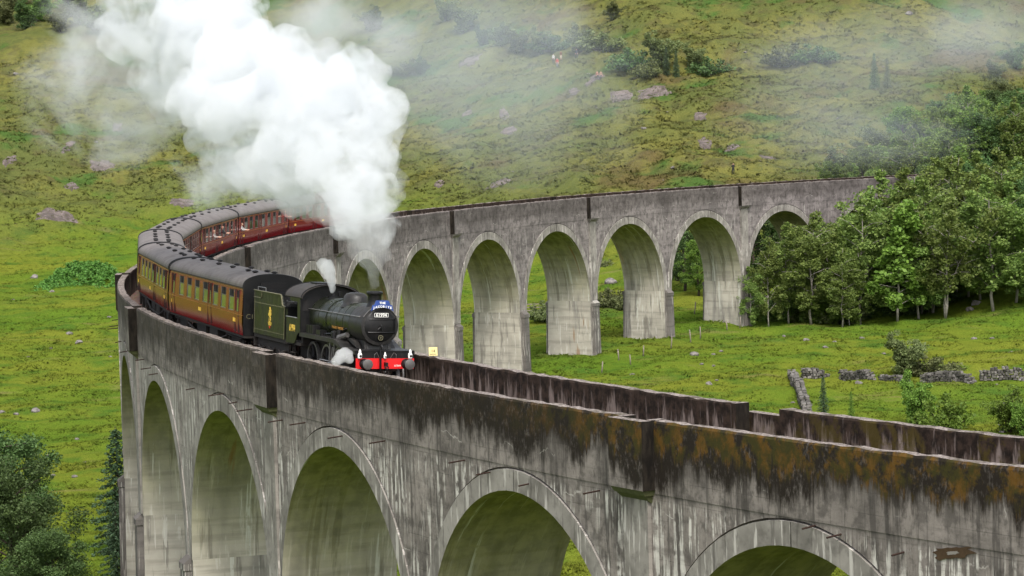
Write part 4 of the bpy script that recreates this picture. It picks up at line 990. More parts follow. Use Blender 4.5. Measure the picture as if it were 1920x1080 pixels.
def woods():
    rows = [  # column, distance, kind, leaf, variant, height, widen, label
     (1408, 353, 'birch', 'birch', 1, 6.5, 1.0, 'small birch right beside the last clear viaduct pier'),
     (1440, 354, 'birch', 'birch', 0, 9.5, .8, 'slim brownish birch standing inside the last visible arch'),
     (1478, 356, 'birch', 'birch', 2, 11, .95, 'grey green birch under the crown of the last visible arch'),
     (1520, 354, 'birch', 'birch', 1, 12, 1.1, 'tall grey green birch covering the right side of the last visible arch'),
     (1556, 357, 'birch', 'birch', 0, 11, 1.0, 'birch in front of the tree hidden arch, left of the bright sycamore'),
     (1592, 354, 'bright', 'bright', 3, 8, .75, 'small bright green tree at the field edge left of the bright sycamore'),
     (1628, 362, 'birch', 'birch', 2, 14.5, 1.0, 'tall birch rising in front of the viaduct parapet'),
     (1682, 352, 'bright', 'bright', 1, 14, 1.05, 'bright yellow green layered sycamore at the front of the wood'),
     (1728, 360, 'birch', 'birch', 1, 14, .9, 'dull green birch just right of the bright sycamore'),
     (1772, 352, 'multi', 'birch', 4, 13, 1.05, 'pale many stemmed birch leaning apart from one foot at the meadow'),
     (1816, 362, 'birch', 'birch', 0, 13.5, 1.0, 'birch behind the gap between two pale trunked birches'),
     (1862, 352, 'birch', 'birch', 2, 14.5, 1.15, 'tall birch with a clear pale trunk standing on the bank at right'),
     (1905, 354, 'birch', 'birch', 1, 13, 1.1, 'birch at the right end of the wood front'),
     (1955, 358, 'broad', 'darkleaf', 1, 13, .9, 'dark broad tree at the right edge of the picture')]
    gw = 'trees of the wood at the end of the viaduct'
    for u, Y, kd, mt, va, h, w_, lb in rows:
        x, y = spot(u, Y); tree('birch_tree' if mt == 'birch' else 'sycamore_tree' if mt == 'bright' else 'broadleaf_tree', kd, mt, va, x, y, h, lb, 'tree', gw, w_)
    q = random.Random(12); 
    kinds = [('birch', 'birch', 'birch_tree'), ('broad', 'darkleaf', 'broadleaf_tree'), ('bright', 'bright', 'sycamore_tree'), ('birch', 'birch', 'birch_tree'), ('shrub', 'bright', 'bushy_tree')]
    lab = {'birch_tree': 'grey green birch in the second row of the wood behind the front trees', 'broadleaf_tree': 'dark rounded tree filling the wood behind the front row',
           'sycamore_tree': 'bright green tree showing between the front birches', 'bushy_tree': 'bushy bright green young tree low in the wood'}
    for Y in (372, 384, 396, 410):
        for i in range(13):
            u = 1560+(Y-372)*1.2+i*30+q.uniform(-10, 10)
            if u > 1990: continue
            kd, mt, nm = kinds[q.randrange(5)]; x, y = spot(u, Y+q.uniform(-4, 4))
            if abs(math.hypot(x-CX, y-CY)-RAD) < 5: continue
            tree(nm, kd, mt, q.randrange(1, 3) if kd != 'shrub' else 5, x, y, q.uniform(9, 13.0) if kd != 'shrub' else q.uniform(6, 8.5), lab[nm], 'tree', gw)
    # underwood that darkens the foot of the wood
    for i in range(26):
        u = 1395+i*13.5+q.uniform(-6, 6); x, y = spot(u, q.uniform(358, 368)); 
        tree('undergrowth_bush', 'low', ['darkleaf', 'olive', 'bright'][q.randrange(3) if i % 3 else 0], 6, x, y, q.uniform(1.8, 3.6), 'low bush in the shade along the foot of the wood', 'bush', 'bushes under the wood', 1.1)
    # gaps of the front closed by more birches
    for i, (u, Y, h) in enumerate([(1500, 361, 10.5), (1540, 363, 12), (1578, 352, 8.5), (1612, 356, 13.5), (1655, 366, 16), (1700, 366, 15.5), (1722, 354, 11.5), (1748, 358, 14.5), (1792, 366, 15), (1838, 358, 12.5), (1850, 367, 15), (1885, 364, 15), (1925, 362, 14), (1950, 350, 12), (1716, 373, 13.5), (1742, 374, 15.0), (1770, 372, 15.0)]):
        x, y = spot(u, Y); tree('birch_tree', 'birch', 'birch', i % 3, x, y, h, 'full green birch standing between the marked trees of the wood front', 'tree', gw, 1.1)
    # trees up the slope above the viaduct end
    up = [(1508, 432, 5), (1535, 440, 6), (1560, 448, 6.5), (1590, 455, 8), (1622, 446, 7.5), (1640, 462, 9), (1672, 450, 9), (1700, 470, 10), (1722, 445, 8), (1750, 460, 9.5), (1790, 450, 9), (1812, 474, 10), (1845, 455, 10), (1872, 480, 11), (1900, 462, 11), (1930, 476, 11), (1690, 430, 8), (1760, 428, 9), (1830, 430, 9), (1895, 432, 10), (1605, 430, 6.5), (1655, 425, 7), (1580, 424, 6), (1545, 420, 5), (1630, 418, 7), (1715, 420, 9), (1740, 416, 9), (1785, 418, 10), (1815, 422, 9.5), (1860, 420, 10), (1920, 425, 11), (1905, 490, 11), (1850, 492, 10), (1800, 490, 8), (1760, 480, 8), (1880, 505, 9), (1930, 505, 10)]
    for i, (u, Y, h) in enumerate(up):
        x, y = spot(u, Y); mt = ['olive', 'birch', 'bright', 'olive', 'birch'][i % 5]; kd = 'broad' if i % 3 else 'shrub'
        if h > 10.5: mt = 'darkleaf'
        tree('hillside_tree', kd, mt, 2 if kd == 'broad' else 5, x, y, h*.95, {'olive': 'olive green bushy tree climbing the slope above the viaduct end', 'darkleaf': 'dark green rounded tree on the slope above the viaduct end', 'bright': 'fresh green tree on the slope above the viaduct end', 'birch': 'grey green tree on the slope above the viaduct end'}[mt], 'tree', 'trees on the slope above the wood', 1.1)
    # seen through the arches
    for u, Y, h, mt, lb in ((1285, 392, 9, 'darkleaf', 'dark tree seen through the second last clear arch'), (1270, 400, 11, 'darkleaf', 'taller dark tree seen at the left side of the second last clear arch'), (1310, 386, 7, 'bright', 'bright bush seen through the second last clear arch'), (1415, 396, 11, 'darkleaf', 'dark tree behind the last clear arch'), (1450, 400, 12, 'darkleaf', 'tall dark tree behind the tree filled arch'), (1500, 398, 11, 'darkleaf', 'dark tree deep under the last visible arch')):
        x, y = spot(u, Y); tree('broadleaf_tree', 'broad', mt, 1, x, y, h, lb, 'tree', None, .9)
    for u, v, h, lb in ((1145, 575, 2.4, 'low green bush framed by the third clear arch from the wood'), (1165, 580, 1.9, 'small bush beside the pier in the third clear arch from the wood'), (1018, 600, 2.2, 'low bush seen through the arch with the rail fence')):
        x, y, z = ground(u, v); tree('bush', 'low', 'olive', 6, x, y, h, lb, 'bush')
    # hillside bushes in the drifting smoke
    hb = [(868, 62, 7, 'shrub', 'olive'), (905, 85, 4.5, 'shrub', 'darkleaf'), (940, 88, 5, 'shrub', 'olive'), (968, 100, 6, 'shrub', 'olive'), (1012, 100, 5.5, 'shrub', 'olive'), (1030, 98, 4, 'low', 'darkleaf'), (1086, 100, 6, 'shrub', 'olive'), (1120, 95, 4, 'low', 'olive'), (1185, 132, 4, 'low', 'darkleaf'), (1236, 128, 7, 'shrub', 'olive'), (1250, 142, 5.5, 'conifer', 'needle'), (1268, 145, 5, 'conifer', 'needle'), (1218, 145, 3.0, 'low', 'olive'), (1300, 130, 5, 'shrub', 'olive'), (1330, 142, 3.5, 'low', 'darkleaf'), (1640, 168, 6.5, 'conifer', 'darkleaf'), (1664, 165, 5.5, 'conifer', 'olive'), (790, 140, 4, 'shrub', 'darkleaf'), (765, 138, 3, 'low', 'olive'), (1480, 122, 4, 'low', 'olive'), (1525, 118, 3.4, 'low', 'darkleaf'), (1150, 38, 4, 'shrub', 'olive'), (700, 60, 6, 'shrub', 'darkleaf'), (835, 40, 6, 'shrub', 'olive'),
          (12, 45, 8, 'shrub', 'olive'), (48, 55, 7, 'shrub', 'darkleaf'), (80, 40, 7, 'shrub', 'bright'), (115, 62, 6, 'shrub', 'olive'), (30, 18, 8, 'shrub', 'darkleaf'), (150, 45, 7, 'shrub', 'olive'), (135, 15, 8, 'shrub', 'darkleaf'), (190, 55, 5, 'low', 'darkleaf'), (1865, 150, 4, 'shrub', 'olive'), (1905, 130, 5, 'shrub', 'darkleaf'), (1800, 215, 4, 'low', 'darkleaf')]
    for i, (u, v, h, kd, mt) in enumerate(hb):
        x, y, z = ground(u, v)
        lb = 'hillside %s %s' % ({'olive': 'olive green', 'darkleaf': 'dark green', 'bright': 'fresh green', 'needle': 'blue green'}[mt], {'shrub': 'bush', 'low': 'low scrub', 'conifer': 'conifer'}[kd])
        lb += ' at the top left corner' if u < 200 else ' in the smoke right of the plume' if u < 850 else ' near the group of walkers' if u < 1200 else ' below the upper right smoke' if u < 1700 else ' near the right edge'
        tree('hillside_bush', kd, mt, 5 if kd == 'shrub' else 6 if kd == 'low' else 3, x, y, h, lb, 'bush', 'bushes on the hillside', 1.15 if kd != 'conifer' else .7)
    # left corner
    for u, Y, h, kd, mt, va, w_, lb in ((6, 172, 10.8, 'fine', 'darkleaf', 1, .95, 'big dark green broadleaf tree at the lower left, its crown reaching highest'),
            (70, 168, 7.6, 'fine', 'darkleaf', 2, 1.0, 'dark green broadleaf tree at the lower left, right of the tallest crown'), (10, 150, 7.6, 'fine', 'olive', 1, 1.25, 'wide grey green tree filling the lower left corner'), (85, 156, 5.0, 'fine', 'darkleaf', 2, 1.15, 'low dark tree at the bottom edge beside the first pier'), (-40, 180, 12., 'fine', 'darkleaf', 2, 1., 'dark tree cut by the left edge of the picture')):
        x, y = spot(u, Y); tree('broadleaf_tree', kd, mt, va, x, y, h, lb, 'tree', None, w_)
    for u, Y, h, lb in ((207, 205, 8.6, 'dark conifer half hidden behind the left edge of the viaduct, the taller'), (201, 194, 5.4, 'dark conifer half hidden behind the left edge of the viaduct, the lower')):
        x, y = spot(u, Y); tree('conifer_tree', 'conifer', 'needle', 3, x, y, h, lb, 'tree', None, 1.0)
    # meadow on the right
    for u, v, h, kd, mt, lb, w_ in ((1694, 705, 4.6, 'shrub', 'olive', 'olive grey bush standing alone in the meadow by the broken stone wall', 1.0), (1745, 705, 2.2, 'low', 'olive', 'low spreading bush at the foot of the lone meadow bush', 1.2)):
        x, y, z = ground(u, v); tree('bush', kd, mt, 5 if kd == 'shrub' else 6, x, y, h, lb, 'bush', None, w_)
    for u, Y, h, kd, mt, lb, w_ in ((1712, 262, 4.8, 'shrub', 'bright', 'light green young bush behind the right hand parapet', .8), (1765, 258, 3.0, 'low', 'bright', 'low light green bush right of the young bush behind the parapet', .8), (1890, 252, 4.0, 'shrub', 'bright', 'light green bush behind the parapet at the right edge', .9), (1920, 250, 3.6, 'shrub', 'bright', 'light green bush cut by the right edge above the parapet', .9), (1540, 268, 3.6, 'conifer', 'needle', 'small spindly spruce sapling beside the stone wall', .7), (1592, 262, 3.0, 'conifer', 'bright', 'thin pale sapling right of the spruce sapling', .6), (1110, 420, 2.5, 'low', 'olive', 'low bush behind the arches on the lower slope', 1)):
        x, y = spot(u, Y); tree('bush' if kd != 'conifer' else 'sapling', kd, mt, {'shrub': 5, 'low': 6, 'conifer': 3}[kd], x, y, h, lb, 'bush' if kd != 'conifer' else 'sapling', None, w_)
    # bracken by the bend
    x, y, z = ground(160, 528); g = np.random.default_rng(5); cl = []
    for i in range(330):
        a, b = g.normal()*3.6, g.normal()*4.6
        if abs(a) > 6.3: continue
        X_, Y_ = x+a, y+b; cl.append(((a, b, hz(X_, Y_)-z+2.9*math.exp(-(a/5)**4-(b/4.5)**2)*g.uniform(.6, 1)-.1), .6))
    me = quadmesh('bracken_patch', leaves(g, cl, 15000, .3, .4), M['bracken']); o = link('bracken_patch', me); o.location = (x, y, z)
    tag(o, 'bright green bracken patch beside the bend of the viaduct', 'bracken')

def ground_cover():
    g = np.random.default_rng(3)
    def scatter(n, y0, y1, wedge=.19):
        Y = y0*(y1/y0)**g.random(n); X = g.uniform(-wedge, wedge, n)*Y; return X, Y
    N = 170000; X, Y = scatter(N, 172, 690); Z = height(X, Y)
    clump = fbm(X, Y, 2.4, 77, 2); keep = (clump > -.25) & ~((np.abs(np.hypot(X-CX, Y-CY)-RAD) < 3.4) & (Y > 60) & (Y < 400) & False)
    X, Y, Z, clump = X[keep], Y[keep], Z[keep], clump[keep]; n = len(X)
    # longer grass round the feet of the piers
    for k in range(6, 18):
        for i in range(70):
            a = (k+.5)*PITCH+g.normal()*1.6; s_ = g.uniform(-4.2, 4.2); x_, y_, _ = PA(a, s_)
            X = np.append(X, x_); Y = np.append(Y, y_); Z = np.append(Z, hz(x_, y_)); clump = np.append(clump, 1.)
    n = len(X)
    hill = sst(-21, -10, Z); S = (.17+.2*hill)*(1+.9*np.clip(clump, 0, 1))*g.uniform(.6, 1.4, n)
    bl = 3; V = np.zeros((n, bl, 3, 3))
    for b in range(bl):
        a = g.uniform(0, 6.28, n); ca, sa = np.cos(a), np.sin(a); off = g.normal(size=(n, 2))*.22*S[:, None]*2; w_ = S*.42; lean = g.normal(size=(n, 2))*.95*S[:, None]
        bx, by = X+off[:, 0], Y+off[:, 1]
        V[:, b, 0] = np.stack([bx-ca*w_, by-sa*w_, Z-.06], -1); V[:, b, 1] = np.stack([bx+ca*w_, by+sa*w_, Z-.06], -1); V[:, b, 2] = np.stack([bx+lean[:, 0], by+lean[:, 1], Z+S*.7], -1)
    o = link('grass', quadmesh('grass', V.reshape(-1, 3), M['blades'], 3)); tag(o, 'rough tufted grass over the valley floor and hillside', 'grass', kind='stuff')
    N = 13000; X, Y = scatter(N, 385, 690); Z = height(X, Y); pn = fbm(X, Y, 14, 91, 3); k = (sst(-20, -12, Z) > .3) & (pn > .02+.25*(g.random(N)-.5)); X, Y, Z = X[k], Y[k], Z[k]
    cl = []
    for x, y, z in zip(X, Y, Z):
        s = g.uniform(.2, .6); cl.append(((x, y, z+.12*s), s))
    o = link('heather', quadmesh('heather', leaves(g, cl, min(130000, len(cl)*14), .2, .35, .22), M['heather'])); tag(o, 'low dark heather and rush clumps scattered over the hillside', 'heather', kind='stuff')

# ------------------------------------------------------------------ rocks, walls, posts
def rockmesh(name, seed, sx, sy, sz, mat, lumps=.28, sub=3):
    bm = bmesh.new(); bmesh.ops.create_icosphere(bm, subdivisions=sub, radius=1.)
    q = np.random.default_rng(seed); dirs = q.normal(size=(9, 3)); dirs /= np.linalg.norm(dirs, axis=1)[:, None]; cut = q.uniform(.55, .95, 9)
    for v in bm.verts:
        p = np.array(v.co); 
        for d, c in zip(dirs, cut):
            t = p@d
            if t > c: p = p-d*(t-c)*.85
        n = float(fbm(np.array([p[0]*3+seed]), np.array([p[1]*3+p[2]*2.]), 1., seed, 3)[0]); p = p*(1+lumps*.5*n)
        v.co = (p[0]*sx, p[1]*sy, p[2]*sz)
    me = bpy.data.meshes.new(name); bm.to_mesh(me); bm.free(); me.materials.append(mat); return me
def slabmesh(seed, x, y, z, a, b, h, mat):
    # bare rock breaking through the slope: follows the ground, irregular outline, cracked top
    n = 40; q = np.random.default_rng(seed); g = np.linspace(-1.15, 1.15, n); U, V = np.meshgrid(g, g); rot = q.uniform(-.25, .25)
    X = x+(U*a)*math.cos(rot)-(V*b)*math.sin(rot); Y = y+(U*a)*math.sin(rot)+V*b
    ang = np.arctan2(V, U); rim = .72+.35*fbm(np.cos(ang)*1.6+seed*3.1, np.sin(ang)*1.6, .7, seed, 3)+.1*fbm(X, Y, .8, seed+5, 2)
    r = np.hypot(U, V)/np.clip(rim, .3, 1.2)
    d = sst(1.08, .8, r)
    Z = height(X, Y)-z-.22+d*(.26+h*(.55+.45*-V)*(.7+.5*fbm(X, Y, 2.2, seed, 3)))+d*.22*h*np.round(2.5*fbm(X+.3*Y, Y*.4, 1.3, seed+9, 2))
    co = np.stack([X-x, Y-y, Z], -1).reshape(-1, 3); i = np.arange(n*n).reshape(n, n)
    f = np.stack([i[:-1, :-1], i[:-1, 1:], i[1:, 1:], i[1:, :-1]], -1).reshape(-1, 4)
    keep = r.reshape(-1)[f].min(1) < 1.1
    me = bpy.data.meshes.new('rock_outcrop'); me.from_pydata(co.tolist(), [], f[keep].tolist()); me.materials.append(mat); me.update(); return me
def rocks():
    outs = [(105, 407, 92, 22, 'pinkish bare rock slab on the left hillside, the largest on that side'), (195, 318, 55, 18, 'long pinkish rock slab above the big left slab'), (340, 382, 55, 12, 'low rock outcrop beside the smoke foot'), (135, 352, 32, 16, 'small reddish outcrop between the two left slabs'), (18, 300, 34, 12, 'reddish outcrop at the left edge'), (128, 280, 20, 14, 'small outcrop high on the left hillside'), (220, 244, 30, 9, 'small flat outcrop near the lower fringe of the smoke'),
            (1225, 178, 82, 20, 'large grey layered rock slab below the seated pair'), (1165, 182, 62, 14, 'long grey slab left of the largest hillside slab'), (1115, 148, 46, 11, 'flat rock on which the pair sits'), (880, 115, 56, 8, 'thin pale ledge in the smoke right of the plume'), (930, 345, 66, 17, 'rock outcrop just above the far parapet'), (825, 347, 26, 10, 'small outcrop right of the smoke column'), (1322, 270, 38, 16, 'grey outcrop on the right hillside above the lone walker'), (1370, 278, 40, 10, 'narrow outcrop trailing right of the grey outcrop'), (1440, 296, 48, 8, 'low pale rock strip above the viaduct'), (945, 218, 30, 9, 'dark outcrop in the middle of the hillside'), (1313, 216, 30, 10, 'small tilted pale slab right of the largest hillside slab'), (955, 246, 40, 7, 'thin outcrop below the dark middle outcrop'), (875, 214, 26, 7, 'small outcrop left of the dark middle outcrop'), (1075, 172, 24, 12, 'broken pale rocks below the walkers')]
    for i, (u, v, w_, h_, lb) in enumerate(outs):
        x, y, z = ground(u, v); m_ = y/FPX
        o = link('rock_outcrop', slabmesh(20+i, x, y, z, w_*m_*.55, h_*m_*3.6, h_*m_*.16, M['outcrop'])); o.location = (x, y, z)
        tag(o, lb, 'rock outcrop')
    bs = [(65, 521, 19, 'pale boulder left of the bracken patch'), (97, 548, 11, 'small round pale boulder below the bracken patch'), (130, 628, 12, 'flat pale stone in the left meadow under the bend'), (148, 645, 15, 'wider grey stone just below the flat pale stone'), (68, 772, 19, 'large grey stone low in the left meadow'), (30, 779, 11, 'middle stone of the row low in the left meadow'), (3, 775, 14, 'grey stone at the left edge of the meadow'), (1302, 667, 17, 'pale boulder in the right meadow left of the wall'), (1330, 721, 15, 'flat stone behind the parapet step'), (1512, 639, 13, 'upright pale stone in the meadow under the wood'), (1548, 653, 12, 'low flat stone right of the upright meadow stone'), (1470, 632, 9, 'small stone left of the upright meadow stone'), (1338, 688, 8, 'small pale stone between boulder and parapet step'), (1705, 28, 14, 'white boulder at the top right of the hillside'), (1424, 302, 6, 'tiny white stone above the lone walker'), (1207, 242, 11, 'grey stone in the middle of the hillside right part'), (1262, 318, 9, 'small stone left of the lone walker'), (30, 141, 10, 'white stone at the upper left hillside'), (145, 827, 9, 'stone on the slope between trees and viaduct'), (100, 893, 10, 'pale stone above the lower left trees'), (140, 896, 12, 'grey stone right of the pale stone above the trees'), (1830, 572, 22, 'dark rubble heap in the bank at the right of the wood'), (1818, 585, 16, 'smaller dark rubble block at the foot of the heap'), (1145, 531, 26, 'pale rock under the third clear arch from the wood'), (95, 655, 7, 'tiny pale stone below the flat meadow stones'), (1610, 720, 16, 'flat stone fallen by the gap in the stone wall')]
    for i, (u, v, w_, lb) in enumerate(bs):
        x, y, z = ground(u, v); s = w_*y/FPX*.55
        o = link('boulder', rockmesh('boulder', 60+i, s, s*.9, s*.62, M['rock'])); o.location = (x, y, z+s*.1); o.rotation_euler = (0, 0, rnd.uniform(0, 6)); tag(o, lb, 'stone')
    q = random.Random(8); n = 0; shared = {}
    for i in range(120):
        Y = 230*(620/230)**q.random(); u = q.uniform(-20, 1940); x, y = spot(u, Y); 
        if abs(math.hypot(x-CX, y-CY)-RAD) < 8 or (x > 22 and 340 < y < 480): continue
        s = q.uniform(.14, .38); key = n % 5
        if key not in shared: shared[key] = rockmesh('small_stone', 200+key, 1, .9, .6, M['rock'], .28, 2)
        o = link('small_stone', shared[key]); o.location = (x, y, hz(x, y)+s*.12); o.scale = (s, s, s); o.rotation_euler = (0, 0, q.uniform(0, 6)); n += 1
        tag(o, 'small grey stone scattered in the grass of valley and hillside', 'stone', 'small stones scattered in the grass')
def stone_walls():
    segs = [((1484, 706), (1514, 772), 'left leg of the ruined dry stone wall running down towards the parapet'), ((1500, 709), (1550, 707), 'short ruined dry stone wall at the left corner of the broken wall'), ((1578, 711), (1636, 713), 'second stretch of the broken dry stone wall, left of the lone bush'), ((1650, 713), (1700, 718), 'low stretch of dry stone wall under the lone bush'), ((1728, 716), (1826, 719), 'long tumbled stretch of dry stone wall right of the lone bush'), ((1834, 717), (1945, 716), 'tallest stretch of dry stone wall at the right edge')]
    q = random.Random(2)
    for i, ((u0, v0), (u1, v1), lb) in enumerate(segs):
        p0 = Vector(ground(u0, v0)); p1 = Vector(ground(u1, v1)); L = (p1-p0).length; d = (p1-p0).normalized(); nrm = Vector((-d.y, d.x, 0)); mb = MB()
        rows = 4 if i not in (3,) else 3
        if i == 5: rows = 5
        for r in range(rows):
            t = q.uniform(0, .2)
            while t < L:
                w_ = q.uniform(.22, .5); h_ = q.uniform(.16, .27); prof = math.sin(min(1, max(.0, (t+.4)/L))*math.pi)**.25
                if r < rows*prof*q.uniform(.75, 1.1):
                    for sd in (-.2, .2):
                        c = p0+d*(t+w_/2)+nrm*(sd+q.uniform(-.06, .06)); c.z = hz(c.x, c.y)+.13+r*.24+q.uniform(-.03, .03)
                        vs = []
                        for dx in (-1, 1):
                            for dy in (-1, 1):
                                for dz in (-1, 1):
                                    k_ = q.uniform(.55, 1.0); vs.append(c+d*(dx*w_*.5*k_)+nrm*(dy*.22*k_)+Vector((0, 0, dz*h_*.5*q.uniform(.75, 1.05))))
                        mb.add(vs, [(0, 1, 3, 2), (4, 6, 7, 5), (0, 4, 5, 1), (2, 3, 7, 6), (0, 2, 6, 4), (1, 5, 7, 3)])
                t += w_
        o = mb.obj('dry_stone_wall', M['wallstone']); tag(o, lb, 'stone wall', 'stretches of the ruined stone wall')
def posts():
    k = NT('wall_stone'); g = k.n('ShaderNodeNewGeometry'); n = k.noise(k.coord(), 5, 4)
    M['wallstone'] = k.done(k.mix(k.step(n, .5, .7), k.mix(g.outputs['Random Per Island'], (.05, .046, .042), (.2, .185, .172)), (.05, .058, .035)), .9, .2)
    pts = [(1398, 592), (1424, 588), (1455, 590), (1472, 591), (1500, 590), (1530, 589), (1578, 590), (1610, 589), (1650, 588), (1672, 588), (1730, 582), (1762, 572), (1387, 616), (1363, 620), (1313, 636), (1295, 642), (1258, 655), (1206, 670), (1182, 684), (1160, 676), (1128, 700), (1302, 590), (1905, 532), (1742, 588)]
    mb = MB(); mb.tube([(0, 0, -.2), (.02, 0, .6), (0, .02, 1.25)], [.07, .065, .06], 7); base = mb.obj('fence_post', M['postwood'], None, True); me = base.data; bpy.data.objects.remove(base)
    for i, (u, v) in enumerate(pts):
        x, y, z = ground(u, v); o = link('fence_post', me); o.location = (x, y, z); o.rotation_euler = (R_(rnd.uniform(-6, 6)), R_(rnd.uniform(-7, 7)), 0); o.scale = (1, 1, rnd.uniform(.8, 1.15))
        tag(o, 'weathered wooden fence post along the foot of the wood' if v < 600 else 'weathered wooden fence post standing alone in the open meadow', 'fence post', 'old fence posts')
    # rail fence beyond the arches
    x, y, z = ground(1002, 588); r = empty('rail_fence', (x, y, z), .1, label='wooden rail fence seen through an arch beyond the viaduct', cat='fence')
    for i in range(5):
        mb = MB(); mb.tube([(-3+i*1.5, 0, -.3), (-3+i*1.5, 0, 1.25)], .06, 6); mb.obj('post', M['postwood'], r)
    for h in (.35, .72, 1.1):
        mb = MB(); mb.box(-3.1, 3.1, -.03, .03, h-.06, h+.06); mb.obj('rail', M['postwood'], r)
    a = Vector(ground(1672, 589)); b = Vector(ground(1738, 580)); a.z += .15; b.z += .75
    mb = MB(); md = a.lerp(b, .5); mb.tube([a+Vector((-1, 0, 0)), md+Vector((0, 0, -.3)), b], [.07, .12, .09], 7); mb.tube([md+Vector((0, 0, -.3)), md+Vector((.6, -.3, .5))], [.06, .03], 5); mb.tube([a.lerp(b, .2), a.lerp(b, .3)+Vector((-.9, 0, .35))], [.05, .02], 5)
    tag(mb.obj('fallen_log', M['bark'], None, True), 'bleached fallen log lying at the foot of the bright sycamore', 'log')
# ------------------------------------------------------------------ people
def person(x, y, z, face, label, top, legs, hair=(.03, .02, .015), pose='stand', skin=(.45, .26, .19), group=None, bare=False):
    J = {}; E_ = []
    def j(n, p, r, par=None):
        J[n] = (Vector(p), r, par)
    dz = 0
    j('pel', (0, 0, .95), .13); j('wst', (0, .01, 1.1), .125, 'pel'); j('chest', (0, 0, 1.32), .15, 'wst'); j('neck', (0, .01, 1.5), .06, 'chest'); j('hd1', (0, -.01, 1.58), .075, 'neck'); j('hd2', (0, -.01, 1.68), .095, 'hd1'); j('hd3', (0, 0, 1.76), .07, 'hd2'); j('nose', (0, -.11, 1.64), .02, 'hd2')
    for s, n in ((1, 'l'), (-1, 'r')):
        if pose == 'sit':
            j('hip'+n, (s*.1, 0, .92), .1, 'pel'); j('kne'+n, (s*.13, -.42, .98), .07, 'hip'+n); j('ank'+n, (s*.12, -.55, .58), .045, 'kne'+n); j('toe'+n, (s*.13, -.72, .54), .035, 'ank'+n)
        else:
            st = .07*s if pose == 'walk' else 0
            j('hip'+n, (s*.1, 0, .88), .105, 'pel'); j('kne'+n, (s*.12, -.03-st*1.5, .49), .07, 'hip'+n); j('ank'+n, (s*.13, .02-st, .09), .045, 'kne'+n); j('toe'+n, (s*.15, -.14-st, .04), .038, 'ank'+n)
        j('sh'+n, (s*.19, 0, 1.42), .07, 'chest')
        if pose == 'photo': j('elb'+n, (s*.27, -.12, 1.22), .05, 'sh'+n); j('wri'+n, (s*.09, -.27, 1.55), .035, 'elb'+n); hd = Vector((-s*.3, -.3, .9))
        elif pose == 'lean': j('elb'+n, (s*.3, -.22, 1.25), .05, 'sh'+n); j('wri'+n, (s*.26, -.45, 1.32), .035, 'elb'+n); hd = Vector((0, -1, .1))
        else: j('elb'+n, (s*.26, .03, 1.13), .05, 'sh'+n); j('wri'+n, (s*.25, -.08, .89), .035, 'elb'+n); hd = Vector((0, -.25, -1))
        hd.normalize(); wv = J['wri'+n][0]; j('plm'+n, wv+hd*.07, .035, 'wri'+n); sd = Vector((1, 0, 0)).cross(hd); sd = sd.normalized() if sd.length > .1 else Vector((0, 1, 0))
        for f in range(4): j('f%d%s' % (f, n), wv+hd*(.075+.1-.012*abs(f-1))+sd*(.022*(f-1.5)), .0095, 'plm'+n)
        j('th'+n, wv+hd*.07+sd*.06, .011, 'plm'+n)
    names = list(J); me = bpy.data.meshes.new('person'); idx = {n: i for i, n in enumerate(names)}
    me.from_pydata([J[n][0] for n in names], [(idx[J[n][2]], idx[n]) for n in names if J[n][2]], [])
    o = bpy.data.objects.new('person_', me); COL.objects.link(o); md = o.modifiers.new('s', 'SKIN'); 
    for n in names: v = me.skin_vertices[0].data[idx[n]]; v.radius = (J[n][1], J[n][1]); v.use_root = (n == 'pel')
    o.modifiers.new('d', 'SUBSURF').levels = 1
    dg = bpy.context.evaluated_depsgraph_get(); m2 = bpy.data.meshes.new_from_object(o.evaluated_get(dg)); bpy.data.objects.remove(o); m2.name = 'person'
    m2.materials.clear()
    sk = plain('skin', skin, .6); 
    for m_ in (plain('top_cloth', top, .8), plain('leg_cloth', legs, .8), sk, plain('hair', hair, .7), plain('shoe', (.03, .025, .02), .7)): m2.materials.append(m_)
    for p in m2.polygons:
        c = p.center; mi = 0
        arm = any((c-J[q][0]).length < .16 for n in 'lr' for q in ('plm'+n,))
        if c.z > 1.5 and abs(c.x) < .14: mi = 3 if (c.z > 1.71 or (c.y > .02 and c.z > 1.56)) else 2
        if arm and not (c.z > 1.56 and abs(c.x) < .1): mi = 2
        elif mi == 0 and c.z < .98 and abs(c.x) < .24 and (pose == 'sit' or c.z < .95): mi = 1 if c.z > .12 or pose == 'sit' else 4
        if bare and mi == 1 and c.z < .45: mi = 2
        p.material_index = mi; p.use_smooth = True
    r = link('person', m2); r.location = (x, y, z); r.rotation_euler = (0, 0, face); tag(r, label, 'person', group); return r
